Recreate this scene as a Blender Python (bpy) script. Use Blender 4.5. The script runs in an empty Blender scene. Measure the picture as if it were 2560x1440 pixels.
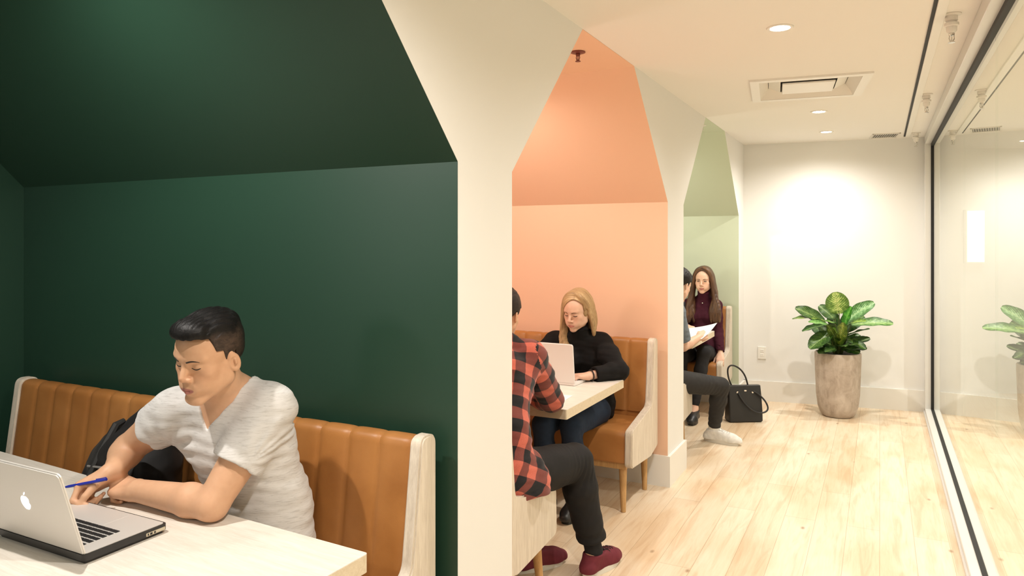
import bpy, bmesh, math, random
import numpy as np
from mathutils import Vector, Matrix, Quaternion
PI = math.pi
random.seed(7)
rng = np.random.default_rng(7)
SC = bpy.context.scene
COL = SC.collection

# ------------------------------------------------------------------ materials
def mat(name, base=(.8, .8, .8), rough=.5, metal=0., spec=.5, coat=0., emis=None, estr=0., sheen=0.):
    m = bpy.data.materials.new(name); m.use_nodes = True
    b = m.node_tree.nodes['Principled BSDF']
    b.inputs['Base Color'].default_value = (*base, 1)
    b.inputs['Roughness'].default_value = rough
    b.inputs['Metallic'].default_value = metal
    b.inputs['Specular IOR Level'].default_value = spec
    b.inputs['Coat Weight'].default_value = coat
    b.inputs['Sheen Weight'].default_value = sheen
    if emis:
        b.inputs['Emission Color'].default_value = (*emis, 1)
        b.inputs['Emission Strength'].default_value = estr
    return m

class NT:
    """small helper for node trees"""
    def __init__(s, m):
        s.m = m; s.t = m.node_tree; s.b = s.t.nodes['Principled BSDF']
    def n(s, typ, **kw):
        nd = s.t.nodes.new(typ)
        for k, v in kw.items():
            if k in nd.inputs.keys() if isinstance(k, str) else False:
                nd.inputs[k].default_value = v
            else:
                setattr(nd, k, v)
        return nd
    def l(s, a, b): s.t.links.new(a, b)
    def coord(s, scale=(1, 1, 1), rot=(0, 0, 0), loc=(0, 0, 0), kind='Object'):
        tc = s.n('ShaderNodeTexCoord'); mp = s.n('ShaderNodeMapping')
        mp.inputs['Scale'].default_value = scale; mp.inputs['Rotation'].default_value = rot; mp.inputs['Location'].default_value = loc
        s.l(tc.outputs[kind], mp.inputs[0]); return mp.outputs[0]
    def noise(s, vec, scale=5., detail=3., rough=.5, dist=0.):
        n = s.n('ShaderNodeTexNoise'); n.inputs['Scale'].default_value = scale
        n.inputs['Detail'].default_value = detail; n.inputs['Roughness'].default_value = rough; n.inputs['Distortion'].default_value = dist
        s.l(vec, n.inputs['Vector']); return n.outputs[0]
    def ramp(s, fac, stops):
        r = s.n('ShaderNodeValToRGB'); e = r.color_ramp.elements
        while len(e) < len(stops): e.new(.5)
        for i, (p, c) in enumerate(stops):
            e[i].position = p; e[i].color = (*c, 1)
        s.l(fac, r.inputs[0]); return r.outputs[0]
    def mix(s, fac, a, b, mode='MIX'):
        m = s.n('ShaderNodeMix'); m.data_type = 'RGBA'; m.blend_type = mode
        for i, v in ((0, fac), (6, a), (7, b)):
            if isinstance(v, bpy.types.NodeSocket): s.l(v, m.inputs[i])
            elif i == 0: m.inputs[0].default_value = v
            else: m.inputs[i].default_value = (*v, 1)
        return m.outputs[2]
    def math(s, op, a, b=0., clamp=False):
        m = s.n('ShaderNodeMath'); m.operation = op; m.use_clamp = clamp
        for i, v in ((0, a), (1, b)):
            if isinstance(v, bpy.types.NodeSocket): s.l(v, m.inputs[i])
            else: m.inputs[i].default_value = v
        return m.outputs[0]
    def bump(s, h, strength=.3, dist=.01):
        b = s.n('ShaderNodeBump'); b.inputs['Strength'].default_value = strength; b.inputs['Distance'].default_value = dist
        s.l(h, b.inputs['Height']); s.l(b.outputs[0], s.b.inputs['Normal'])
    def color(s, c): s.l(c, s.b.inputs['Base Color'])

def paint(name, c, rough=.6, spec=.4, bumpy=.04):
    m = mat(name, c, rough, spec=spec); t = NT(m)
    v = t.coord()
    t.bump(t.noise(v, 260, 3), bumpy, .002)
    return m

def wood(name, c1, c2, scale=(1, 1, 1), rough=.5, k=8.):
    m = mat(name, c1, rough, spec=.35); t = NT(m)
    v = t.coord(scale)
    n1 = t.noise(v, k, 5, .6, .6); n2 = t.noise(v, k * 5, 4, .6, .2)
    f = t.math('ADD', t.math('MULTIPLY', n1, .6), t.math('MULTIPLY', n2, .4))
    t.color(t.ramp(f, [(.32, c2), (.62, c1)]))
    t.bump(n2, .08, .003)
    return m

# ------------------------------------------------------------------ meshes
def link(name, me, m=None, parent=None, smooth=False):
    o = bpy.data.objects.new(name, me); COL.objects.link(o)
    if m is not None:
        for x in (m if isinstance(m, (list, tuple)) else [m]): me.materials.append(x)
    if parent is not None: o.parent = parent
    if smooth: me.polygons.foreach_set('use_smooth', [True] * len(me.polygons))
    return o

def tag(o, label=None, cat=None, group=None, kind=None):
    if label: o['label'] = label
    if cat: o['category'] = cat
    if group: o['group'] = group
    if kind: o['kind'] = kind
    return o

def empty(name, loc=(0, 0, 0), rz=0.):
    o = bpy.data.objects.new(name, None); COL.objects.link(o)
    o.location = loc; o.rotation_euler = (0, 0, rz); o.empty_display_size = .1
    return o

class MB:
    """collects shapes into one mesh"""
    def __init__(s): s.bm = bmesh.new()
    def box(s, lo, hi, bev=0., seg=2, M=None):
        lo, hi = Vector(lo), Vector(hi)
        r = bmesh.ops.create_cube(s.bm, size=1.)
        vs = r['verts']; c = (lo + hi) / 2; d = hi - lo
        for v in vs: v.co = Vector((v.co.x * d.x, v.co.y * d.y, v.co.z * d.z)) + c
        if bev > 0:
            es = list({e for v in vs for e in v.link_edges})
            rr = bmesh.ops.bevel(s.bm, geom=es, offset=bev, segments=seg, affect='EDGES', profile=.5)
            vs = list({v for f in rr['faces'] for v in f.verts} | {v for v in vs if v.is_valid})
        if M is not None:
            for v in vs: v.co = M @ v.co
        return s
    def prism(s, pts, axis, a, b, M=None):
        """polygon pts in the two other axes, extruded along axis from a to b"""
        def mk(p, t):
            if axis == 0: return Vector((t, p[0], p[1]))
            if axis == 1: return Vector((p[0], t, p[1]))
            return Vector((p[0], p[1], t))
        A = [s.bm.verts.new(mk(p, a)) for p in pts]; B = [s.bm.verts.new(mk(p, b)) for p in pts]
        if M is not None:
            for v in A + B: v.co = M @ v.co
        n = len(pts)
        fs = [s.bm.faces.new(A), s.bm.faces.new(B[::-1])]
        for i in range(n): fs.append(s.bm.faces.new((A[i], B[i], B[(i + 1) % n], A[(i + 1) % n])))
        bmesh.ops.recalc_face_normals(s.bm, faces=fs)
        return s
    def tube(s, pts, rad, seg=12, cap=True):
        pts = [Vector(p) for p in pts]; n = len(pts)
        rad = [float(x) for x in rad] if isinstance(rad, (list, tuple)) else [float(rad)] * n
        rings = []; up = None
        for i, p in enumerate(pts):
            t = (pts[min(i + 1, n - 1)] - pts[max(i - 1, 0)]).normalized()
            if up is None:
                up = t.orthogonal().normalized()
            else:
                up = (up - t * up.dot(t)).normalized()
            w = t.cross(up)
            rings.append([s.bm.verts.new(p + rad[i] * (math.cos(2 * PI * k / seg) * up + math.sin(2 * PI * k / seg) * w)) for k in range(seg)])
        for a, b in zip(rings, rings[1:]):
            for k in range(seg): s.bm.faces.new((a[k], a[(k + 1) % seg], b[(k + 1) % seg], b[k]))
        if cap:
            s.bm.faces.new(rings[0][::-1]); s.bm.faces.new(rings[-1])
        return s
    def lathe(s, prof, seg=32, c=(0, 0, 0), M=None):
        rings = []
        c = Vector(c)
        def put(co): 
            co = Vector(co)
            return s.bm.verts.new((M @ co if M is not None else co) + c)
        for r, z in prof:
            if r < 1e-6: rings.append([put((0, 0, z))])
            else: rings.append([put((r * math.cos(2 * PI * k / seg), r * math.sin(2 * PI * k / seg), z)) for k in range(seg)])
        for a, b in zip(rings, rings[1:]):
            for k in range(seg):
                k2 = (k + 1) % seg
                if len(a) == 1 and len(b) == 1: continue
                if len(a) == 1: s.bm.faces.new((a[0], b[k2], b[k]))
                elif len(b) == 1: s.bm.faces.new((a[k], a[k2], b[0]))
                else: s.bm.faces.new((a[k], a[k2], b[k2], b[k]))
        return s
    def sweep(s, loops, closed=True, cap=True):
        rings = [[s.bm.verts.new(p) for p in lp] for lp in loops]
        n = len(rings[0])
        for a, b in zip(rings, rings[1:]):
            for k in range(n if closed else n - 1): s.bm.faces.new((a[k], a[(k + 1) % n], b[(k + 1) % n], b[k]))
        if cap and closed:
            s.bm.faces.new(rings[0][::-1]); s.bm.faces.new(rings[-1])
        return s
    def build(s, name, m=None, parent=None, smooth=False, fix=True):
        if fix: bmesh.ops.recalc_face_normals(s.bm, faces=s.bm.faces[:])
        me = bpy.data.meshes.new(name); s.bm.to_mesh(me); s.bm.free()
        o = link(name, me, m, parent, smooth)
        if smooth:
            try: me.set_sharp_from_angle(angle=math.radians(42))
            except Exception: pass
        return o

def copy_thing(o, label=None, group=None, loc=None, rz=None):
    c = o.copy(); COL.objects.link(c)
    if loc is not None: c.location = loc
    if rz is not None: c.rotation_euler = (0, 0, rz)
    if label: c['label'] = label
    if group: c['group'] = group
    for ch in list(o.children):
        d = ch.copy(); COL.objects.link(d); d.parent = c
        for g in list(ch.children):
            e = g.copy(); COL.objects.link(e); e.parent = d
    return c

def rounded(pts, r, seg=5):
    """round the corners of a closed polygon; r is one radius or one per corner"""
    n = len(pts); out = []
    rs = r if isinstance(r, (list, tuple)) else [r] * n
    for i in range(n):
        p0, p, p1 = (Vector((*pts[j % n], 0)) for j in (i - 1, i, i + 1))
        a, b = (p0 - p).normalized(), (p1 - p).normalized()
        if rs[i] <= 0: out.append((p.x, p.y)); continue
        ang = a.angle(b); t = min(rs[i] / math.tan(ang / 2), (p0 - p).length * .49, (p1 - p).length * .49)
        A, B = p + a * t, p + b * t
        for k in range(seg + 1):
            u = k / seg
            q = A * (1 - u) ** 2 + p * 2 * u * (1 - u) + B * u * u
            out.append((q.x, q.y))
    return out
EXPO = 0.80
# ------------------------------------------------------------------ materials of the place
M = {}
M['white'] = paint('white_wall_paint', (.80, .79, .76), .62)
M['ceil'] = paint('ceiling_paint', (.84, .805, .755), .75)
M['trimw'] = paint('white_trim_paint', (.82, .80, .75), .4, bumpy=.01)
M['green'] = paint('dark_green_paint', (.0150, .048, .029), .44, spec=.5)
M['orange'] = paint('peach_paint', (.84, .54, .37), .6)
M['sage'] = paint('sage_paint', (.56, .61, .46), .62)
M['lam'] = wood('whitewashed_laminate', (.80, .745, .67), (.67, .60, .515), (1.2, 14, 14), .38, 5.)
M['lamv'] = wood('whitewashed_panel', (.74, .66, .55), (.55, .47, .38), (14, 14, 1.0), .45, 5.)
M['lamedge'] = wood('pale_wood_edge', (.72, .62, .46), (.60, .49, .34), (1.2, 14, 14), .45, 5.)
M['oak'] = wood('oak', (.60, .36, .15), (.44, .24, .09), (30, 30, 3), .45, 3.)
M['alu'] = mat('white_aluminium', (.68, .665, .63), .32, spec=.6)
M['gasket'] = mat('black_gasket', (.006, .006, .006), .6)
M['black'] = mat('black_plastic', (.015, .014, .014), .4)
M['metalw'] = mat('white_metal', (.78, .74, .68), .35)
M['chrome'] = mat('chrome', (.75, .73, .70), .18, 1.)
M['lampglow'] = mat('lamp_glow', (1, .95, .88), .5, emis=(1, .88, .70), estr=30)

m = M['leather'] = mat('tan_leather', (.40, .155, .032), .42, spec=.45); t = NT(m)
v = t.coord()
n = t.noise(v, 6, 4); vo = t.n('ShaderNodeTexVoronoi'); vo.inputs['Scale'].default_value = 420; t.l(v, vo.inputs['Vector'])
t.color(t.ramp(n, [(.3, (.33, .130, .032)), (.7, (.43, .185, .052))])); t.bump(vo.outputs[0], .12, .001)

m = M['floor'] = mat('maple_planks', (.8, .6, .38), .34, spec=.45); t = NT(m)
v = t.coord(rot=(0, 0, PI / 2))
br = t.n('ShaderNodeTexBrick'); br.offset = .37; br.inputs['Scale'].default_value = 1.
br.inputs['Brick Width'].default_value = 1.45; br.inputs['Row Height'].default_value = .16; br.inputs['Mortar Size'].default_value = .0013
br.inputs['Mortar Smooth'].default_value = .4; br.inputs['Bias'].default_value = 0
br.inputs['Color1'].default_value = (.79, .655, .49, 1); br.inputs['Color2'].default_value = (.85, .74, .585, 1); br.inputs['Mortar'].default_value = (.52, .38, .24, 1)
t.l(v, br.inputs['Vector'])
v2 = t.coord((9, .8, 1))
g1 = t.noise(v2, 2.2, 5, .6, 1.2); g2 = t.noise(t.coord((26, 1.5, 1)), 4, 4, .6, .4); g3 = t.noise(t.coord((1.6, .7, 1)), 2.1, 2, .5, .5)
c = t.mix(.34, br.outputs[0], t.ramp(g1, [(.34, (.66, .43, .22)), (.50, (.94, .90, .84)), (.7, (1, 1, 1))]), 'MULTIPLY')
c = t.mix(.16, c, t.ramp(g2, [(.35, (.78, .62, .42)), (.6, (1, 1, 1))]), 'MULTIPLY')
c = t.mix(.40, c, t.ramp(g3, [(.35, (.80, .60, .38)), (.55, (1, 1, 1))]), 'MULTIPLY')
vo = t.n('ShaderNodeTexVoronoi'); vo.inputs['Scale'].default_value = 1.; vo.inputs['Randomness'].default_value = 1.
t.l(t.coord((4.2, 2.2, 1)), vo.inputs['Vector'])
kn = t.ramp(vo.outputs['Distance'], [(.014, (1, 1, 1)), (.060, (0, 0, 0))])
c = t.mix(t.math('MULTIPLY', kn, .75), c, (.24, .12, .045)); t.color(c)
t.bump(br.outputs['Fac'], -.25, .002)

m = M['glass'] = bpy.data.materials.new('clear_glass'); m.use_nodes = True
nt = m.node_tree; nt.nodes.clear()
out = nt.nodes.new('ShaderNodeOutputMaterial'); tr = nt.nodes.new('ShaderNodeBsdfTransparent'); gl = nt.nodes.new('ShaderNodeBsdfGlossy')
fr = nt.nodes.new('ShaderNodeFresnel'); ge = nt.nodes.new('ShaderNodeNewGeometry'); mx = nt.nodes.new('ShaderNodeMixShader')
ml = nt.nodes.new('ShaderNodeMath'); ml.operation = 'MULTIPLY_ADD'; sb = nt.nodes.new('ShaderNodeMath'); sb.operation = 'SUBTRACT'; sb.inputs[0].default_value = 1
mm = nt.nodes.new('ShaderNodeMath'); mm.operation = 'MULTIPLY'
tr.inputs[0].default_value = (.95, .98, .96, 1); gl.inputs['Color'].default_value = (.96, .98, .96, 1); gl.inputs['Roughness'].default_value = 0.
fr.inputs[0].default_value = 1.52
nt.links.new(ge.outputs['Backfacing'], sb.inputs[1])
# both faces of the pane reflect: about 1.45 times the first face
nt.links.new(fr.outputs[0], mm.inputs[0]); mm.inputs[1].default_value = 1.45; mm.use_clamp = True
m2 = nt.nodes.new('ShaderNodeMath'); m2.operation = 'MULTIPLY'
nt.links.new(mm.outputs[0], m2.inputs[0]); nt.links.new(sb.outputs[0], m2.inputs[1])
nt.links.new(m2.outputs[0], mx.inputs[0]); nt.links.new(tr.outputs[0], mx.inputs[1]); nt.links.new(gl.outputs[0], mx.inputs[2])
nt.links.new(mx.outputs[0], out.inputs[0]); nt.nodes.remove(ml)

# ------------------------------------------------------------------ shell
WX, GX, CH, FOLD = -1.2, .43, 2.52, 1.81        # corridor wall, glass, ceiling, fold height
BC = [.88, 3.44, 6.03]                          # booth centres along the corridor
HB, HT, BD = 1.09, .385, -3.58                  # half width below / at the ceiling, back of the booths
def struct(o): return tag(o, kind='structure')

mb = MB(); mb.box((-3.75, -4, -.1), (4.6, 11.5, 0)); struct(mb.build('floor', M['floor']))

mb = MB()   # the white piers between the house-shaped openings
ends = [(-4., None)] + [(c - HB, c) for c in BC]
def pier(y0c, y1c):
    pts = []
    if y0c is None: pts += [(-4, 0), (-4, CH)]
    else: pts += [(y0c + HB, 0), (y0c + HB, FOLD), (y0c + HT, CH)]
    if y1c is None: pts += [(7.9, CH), (7.9, 0)]
    else: pts += [(y1c - HT, CH), (y1c - HB, FOLD), (y1c - HB, 0)]
    mb.prism(pts, 0, -3.70, WX)
pier(None, BC[0]); pier(BC[0], BC[1]); pier(BC[1], BC[2]); pier(BC[2], None)
struct(mb.build('wall_left', M['white']))

for c, nm, k in zip(BC, ('wall_green_booth', 'wall_peach_booth', 'wall_sage_booth'), ('green', 'orange', 'sage')):
    def ring(e):
        return [(c - HB - e, 0), (c - HB - e, FOLD + e * .4), (c - HT - e * .4, CH + e), (c + HT + e * .4, CH + e), (c + HB + e, FOLD + e * .4), (c + HB + e, 0)]
    mb = MB(); a, b = ring(-.0015), ring(.0035)
    bm = mb.bm
    A0 = [bm.verts.new((WX - .0005, *p)) for p in a]; A1 = [bm.verts.new((BD, *p)) for p in a]
    B0 = [bm.verts.new((WX - .0005, *p)) for p in b]; B1 = [bm.verts.new((BD, *p)) for p in b]
    for i in range(5):
        bm.faces.new((A0[i], A0[i + 1], A1[i + 1], A1[i])); bm.faces.new((B0[i], B1[i], B1[i + 1], B0[i + 1])); bm.faces.new((A0[i], B0[i], B0[i + 1], A0[i + 1]))
    mb.prism(ring(.0035), 0, BD - .05, BD)
    struct(mb.build(nm, M[k]))

# ceiling with the opening of the air cassette left in it
cass_c, cass_a, cass_h = Vector((-.40, 4.845)), math.radians(7), .285
def crot(x, y): 
    return (cass_c.x + x * math.cos(cass_a) - y * math.sin(cass_a), cass_c.y + x * math.sin(cass_a) + y * math.cos(cass_a))
inner = [crot(*p) for p in ((-cass_h, -cass_h), (cass_h, -cass_h), (cass_h, cass_h), (-cass_h, cass_h))]
outer = [(WX, 4.2), (.46, 4.2), (.46, 5.5), (WX, 5.5)]
mb = MB()
for i in range(4): mb.prism([outer[i], outer[(i + 1) % 4], inner[(i + 1) % 4], inner[i]], 2, CH, CH + .25)
mb.box((WX, -4, CH), (.46, 4.2, CH + .25)); mb.box((WX, 5.5, CH), (.46, 7.9, CH + .25))
mb.prism(inner, 2, CH + .2, CH + .25)
struct(mb.build('ceiling', M['ceil']))
mb = MB(); mb.box((.46, -4, CH), (4.6, 11.5, CH + .1)); struct(mb.build('ceiling_glass_room', M['ceil']))

EN = [(WX - .02, 7.395), (.47, 7.625)]
mb = MB(); mb.prism([EN[0], EN[1], (.47, 7.8), (WX - .02, 7.8)], 2, 0, CH); struct(mb.build('wall_end', M['white']))
mb = MB(); mb.box((-1.3, -4.1, 0), (4.6, -4, CH)); struct(mb.build('wall_back', M['white']))
mb = MB(); mb.box((4.5, -4, 0), (4.6, 11.5, CH)); struct(mb.build('wall_right', M['white']))
mb = MB(); mb.prism([(.46, 8.55), (4.5, 10.6), (4.5, 11), (.46, 9.)], 2, 0, CH); struct(mb.build('wall_far', M['white']))

def bb(lo, hi, mb): mb.box(lo, hi)
mb = MB(); BH = .195
for i, (a, b) in enumerate(((BC[0] + HB, BC[1] - HB), (BC[1] + HB, BC[2] - HB), (BC[2] + HB, 7.40), (-4, BC[0] - HB))):
    bb((WX - .01, a - .018 if i != 3 else a, 0), (WX + .018, b + (.018 if i < 2 or i == 3 else 0), BH), mb)
for c in BC:
    mb.box((BD, c + HB - .018, 0), (WX - .0101, c + HB + .005, BH)); mb.box((BD, c - HB - .005, 0), (WX - .0101, c - HB + .018, BH))
    bb((BD - .005, c - HB, 0), (BD + .018, c + HB, BH), mb)
struct(mb.build('baseboard_left', M['trimw']))
dx, dy = EN[1][0] - EN[0][0], EN[1][1] - EN[0][1]; L = math.hypot(dx, dy); nx, ny = dy / L, -dx / L
mb = MB(); ax, ay = WX, EN[0][1] + .003; bx, by = .40, EN[0][1] + dy * (.42 - WX) / dx
mb.prism([(ax, ay + .01), (ax + nx * .018, ay + ny * .018), (bx + nx * .018, by + ny * .018), (bx, by + .01)], 2, 0, BH)
struct(mb.build('baseboard_end', M['trimw']))

# ceiling channel with its dark slot beside the glass
mb = MB(); mb.box((.208, -4, CH - .014), (.248, 7.45, CH + .01), .002, 1)
tr1 = struct(mb.build('trim_1', M['trimw']))
mb = MB(); mb.box((.194, -4, CH - .006), (.2085, 7.45, CH + .01)); mb.build('slot', M['gasket'], tr1)

# glass partition
w = empty('window_1', (0, 0, 0)); struct(w)
mb = MB(); Y1 = 7.56
mb.box((.365, -4, CH - .075), (.46, Y1, CH), .003, 1)
mb.box((.355, -4, 0), (.40, Y1, .022), .002, 1); mb.box((.365, -4, .022), (.415, Y1, .048), .003, 1)
mb.box((.43, -4, 0), (.475, Y1, .048), .003, 1)
mb.box((.365, Y1 - .055, 0), (.46, Y1 + .06, CH - .05), .003, 1)
mb.build('frame', M['alu'], w)
mb = MB()
mb.box((.412, -4, .0), (.434, Y1 - .05, .052)); mb.box((.412, -4, CH - .098), (.446, Y1 - .05, CH - .07)); mb.box((.412, Y1 - .066, .05), (.440, Y1 - .05, CH - .07))
mb.build('gasket', M['gasket'], w)
ys = [-4] + [3.54 - 1.26 * k for k in range(5, -1, -1)] + [4.80, 6.06, Y1 - .056]
for a, b in zip(ys, ys[1:]):
    mb = MB(); mb.box((.424, a + .002, .03), (.434, b - .002, CH - .08)); mb.build('pane', M['glass'], w)

# window in the room behind the glass
w2 = empty('window_2', (.86, 8.73, 1.61), math.atan2(2.05, 4.04)); struct(w2)
M['sky'] = mat('bright_window', (1, 1, 1), .5, emis=(1, .99, .96), estr=2.2)
mb = MB(); mb.box((-.10, -.03, -.27), (.10, .03, .28), .006, 1); mb.build('frame', M['trimw'], w2)
mb = MB(); mb.box((-.085, -.036, -.255), (.085, -.028, .265)); mb.build('pane', M['sky'], w2)
# ------------------------------------------------------------------ lamps and ceiling fittings
WARM = (1., .945, .88); NEUT = (1., .99, .965)
def lamp(loc, power, col=WARM, size=118, blend=.75, rad=.045):
    l = bpy.data.lights.new('lamp', 'SPOT'); l.energy = power; l.color = col; l.spot_size = math.radians(size); l.spot_blend = blend; l.shadow_soft_size = rad
    o = bpy.data.objects.new('lamp', l); COL.objects.link(o); o.location = loc; return o
def downlight(x, y, label, power, col=WARM, z=CH, size=160, rad=.022, blend=1., group=None):
    t = empty('downlight', (x, y, z)); tag(t, label, 'downlight', group)
    mb = MB(); mb.lathe([(.042, -.001), (.044, -.004), (.056, -.005), (.059, -.002), (.059, .004), (.042, .004)], 40); mb.build('trim_ring', M['metalw'], t, True)
    mb = MB(); mb.lathe([(0, -.002), (.042, -.002), (.042, .003), (0, .003)], 32); mb.build('lens', M['lampglow'], t)
    lamp((x, y, z - .02), power, col, size, blend, rad)
    return t
PW = 62
downlight(-.40, 3.44, 'round recessed ceiling light nearest the camera, in front of the air cassette', 55)
downlight(-.40, 5.77, 'round recessed ceiling light just behind the air cassette', 55)
downlight(-.415, 6.85, 'round recessed ceiling light nearest the far white wall', 48)
g = 'ceiling lights behind the camera'
downlight(-.40, 1.15, 'round recessed corridor ceiling light above and behind the camera', 66, group=g)
downlight(-.40, -1.2, 'round recessed corridor ceiling light above and behind the camera', 66, group=g)
g = 'ceiling lights inside the booths'
for c, w_ in zip(BC, (58, 22, 22)):
    downlight(-2.05, c + .02, 'round recessed ceiling light inside a booth, above its table', w_, group=g, size=174, blend=.6)
M['opal'] = mat('fill_globe_glow', (1, .95, .88), .4, emis=(1, .90, .76), estr=2)  # glowing globe of the added fill lamps
for c, w_ in zip(BC, (6, 10, 12)):  # fill lamps added out of view to brighten the booths' sloped walls
    t = empty('fill_lamp', (-2.55, c - HB + .002, 1.60)); tag(t, 'small opal fill lamp added on the near wall of a booth, hidden by the pier', 'fill lamp', 'added fill lamps of the booths')
    mb = MB(); mb.lathe([(0, 0), (.045, 0), (.045, .012), (.012, .018), (.012, .05), (0, .05)], 24, (0, 0, 0), Matrix.Rotation(-PI / 2, 4, 'X')); mb.build('bracket', M['metalw'], t, True)
    mb = MB(); mb.lathe([(.1 * math.cos(a_), .1 * math.sin(a_)) for a_ in np.linspace(-PI / 2, PI / 2, 15)], 28, (0, .148, 0)); mb.build('fill_globe', M['opal'], t, True)
    l = bpy.data.lights.new('lamp', 'POINT'); l.energy = w_; l.color = WARM; l.shadow_soft_size = .11
    o = bpy.data.objects.new('lamp', l); COL.objects.link(o); o.location = (-2.55, c - HB + .26, 1.60)
g = 'ceiling lights behind the glass'
for x, y, w_ in ((1.23, 8.30, 32), (2.6, 6.4, 150), (2.6, 3.2, 160), (2.6, .2, 150)):
    downlight(x, y, 'round recessed ceiling light in the room behind the glass', w_, NEUT, group=g, size=150)

t = empty('air_cassette', (cass_c.x, cass_c.y, CH), cass_a); tag(t, 'square white air conditioning cassette recessed in the corridor ceiling', 'air conditioner')
mb = MB(); o_, i_ = .335, .285
def frustum(mb, ro, zo, ri, zi, th=.006):
    bm = mb.bm
    for k in range(4):
        a, b = PI / 4 + k * PI / 2, PI / 4 + (k + 1) * PI / 2; s = math.sqrt(2)
        P_ = [(ro * s * math.cos(a), ro * s * math.sin(a), zo), (ro * s * math.cos(b), ro * s * math.sin(b), zo), (ri * s * math.cos(b), ri * s * math.sin(b), zi), (ri * s * math.cos(a), ri * s * math.sin(a), zi)]
        A = [bm.verts.new(p) for p in P_]; B = [bm.verts.new((p[0], p[1], p[2] + th)) for p in P_]
        bm.faces.new(A); bm.faces.new(B[::-1])
        for q in range(4): bm.faces.new((A[q], B[q], B[(q + 1) % 4], A[(q + 1) % 4]))
frustum(mb, o_, -.012, i_ - .002, -.012, .012); mb.build('flange', M['trimw'], t)
mb = MB(); frustum(mb, i_ - .001, -.010, .235, .055); mb.build('sloped_frame', M['metalw'], t)
mb = MB(); frustum(mb, .232, .058, .16, .012); mb.build('diffuser_cone', M['trimw'], t)
mb = MB(); mb.box((-.15, -.15, -.004), (.15, .15, .008), .004, 2); mb.build('centre_plate', M['trimw'], t)
mb = MB(); mb.box((-.26, -.26, .10), (.26, .26, .11)); mb.build('backing', M['metalw'], t)

t = empty('ceiling_grille', (.04, 7.31, CH), math.radians(7)); tag(t, 'small slotted vent grille in the ceiling by the far wall', 'vent')
mb = MB(); w_, d_ = .112, .13
for a, b in (((-w_, -d_), (w_, -d_ + .014)), ((-w_, d_ - .014), (w_, d_)), ((-w_, -d_), (-w_ + .014, d_)), ((w_ - .014, -d_), (w_, d_))): mb.box((*a, -.008), (*b, 0))
mb.build('frame', M['metalw'], t)
mb = MB(); mb.box((-w_ + .012, -d_ + .012, -.002), (w_ - .012, d_ - .012, .0)); mb.build('backing', M['black'], t)
mb = MB()
for k in range(11):
    x = -w_ + .020 + k * .018; mb.box((x, -d_ + .012, -.005), (x + .004, d_ - .012, -.002))
mb.build('slats', M['metalw'], t)

M['redmetal'] = mat('dark_red_metal', (.16, .035, .025), .4)
def sprinkler(loc, label, body='metalw', sc=1., group=None, long=True):
    t = empty('pendant_fire_sprinkler', loc); tag(t, label, 'sprinkler', group); t.scale = (sc,) * 3
    mb = MB(); mb.lathe([(.0, 0), (.037, 0), (.038, -.004), (.026, -.008), (.0, -.008)], 28); mb.build('escutcheon', M[body], t, True)
    L_ = .085 if long else .03
    if long:
        mb = MB(); mb.lathe([(.023, -.006), (.024, -.028), (.019, -.030), (.019, -.036), (.028, -.038), (.028, -.050), (.021, -.053), (.020, -.072), (.012, -.080), (0, -.080)], 24); mb.build('cup', M[body], t, True)
    mb = MB(); z = -.078 if long else -.006
    mb.lathe([(.009, z), (.012, z - .006), (.010, z - .014), (.0, z - .014)], 14)
    for s in (-1, 1): mb.tube([(s * .007, 0, z - .012), (s * .0095, 0, z - .024), (s * .004, 0, z - .040)], .0024, 8)
    mb.tube([(0, 0, z - .012), (0, 0, z - .040)], .0026, 8)
    mb.lathe([(0, z - .040), (.013, z - .040), (.014, z - .043), (0, z - .044)], 16)
    mb.build('head', M['chrome'] if long else M[body], t, True)
sprinkler((.272, 3.57, CH), 'white pendant fire sprinkler nearest the camera, by the ceiling channel')
sprinkler((.272, 5.42, CH), 'white pendant fire sprinkler second along the ceiling channel')
sprinkler((.285, 7.28, CH), 'white pendant fire sprinkler nearest the far wall')
sprinkler((-1.363, 3.405, CH - .002), 'dark red fire sprinkler on the peach booth ceiling', 'redmetal', 1., None, False)
sprinkler((-1.30, 6.0, CH - .002), 'tiny fire sprinkler on the sage booth ceiling', 'metalw', .8, None, False)

t = empty('wall_outlet', (-1.03, 7.414, .47), math.atan2(dy, dx)); tag(t, 'white double wall outlet low on the far wall', 'wall outlet')
mb = MB(); mb.box((-.038, -.007, -.06), (.038, .01, .06), .003, 2); mb.build('cover_plate', M['trimw'], t)
for z in (-.021, .021):
    mb = MB(); mb.box((-.017, -.010, z - .015), (.017, -.004, z + .015), .003, 2); f = mb.build('socket', M['trimw'], t)
    mb = MB(); 
    for s in (-1, 1): mb.box((s * .006 - .0007, -.0105, z - .002), (s * .006 + .0007, -.0098, z + .004))
    mb.build('slot', M['black'], f)
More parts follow.
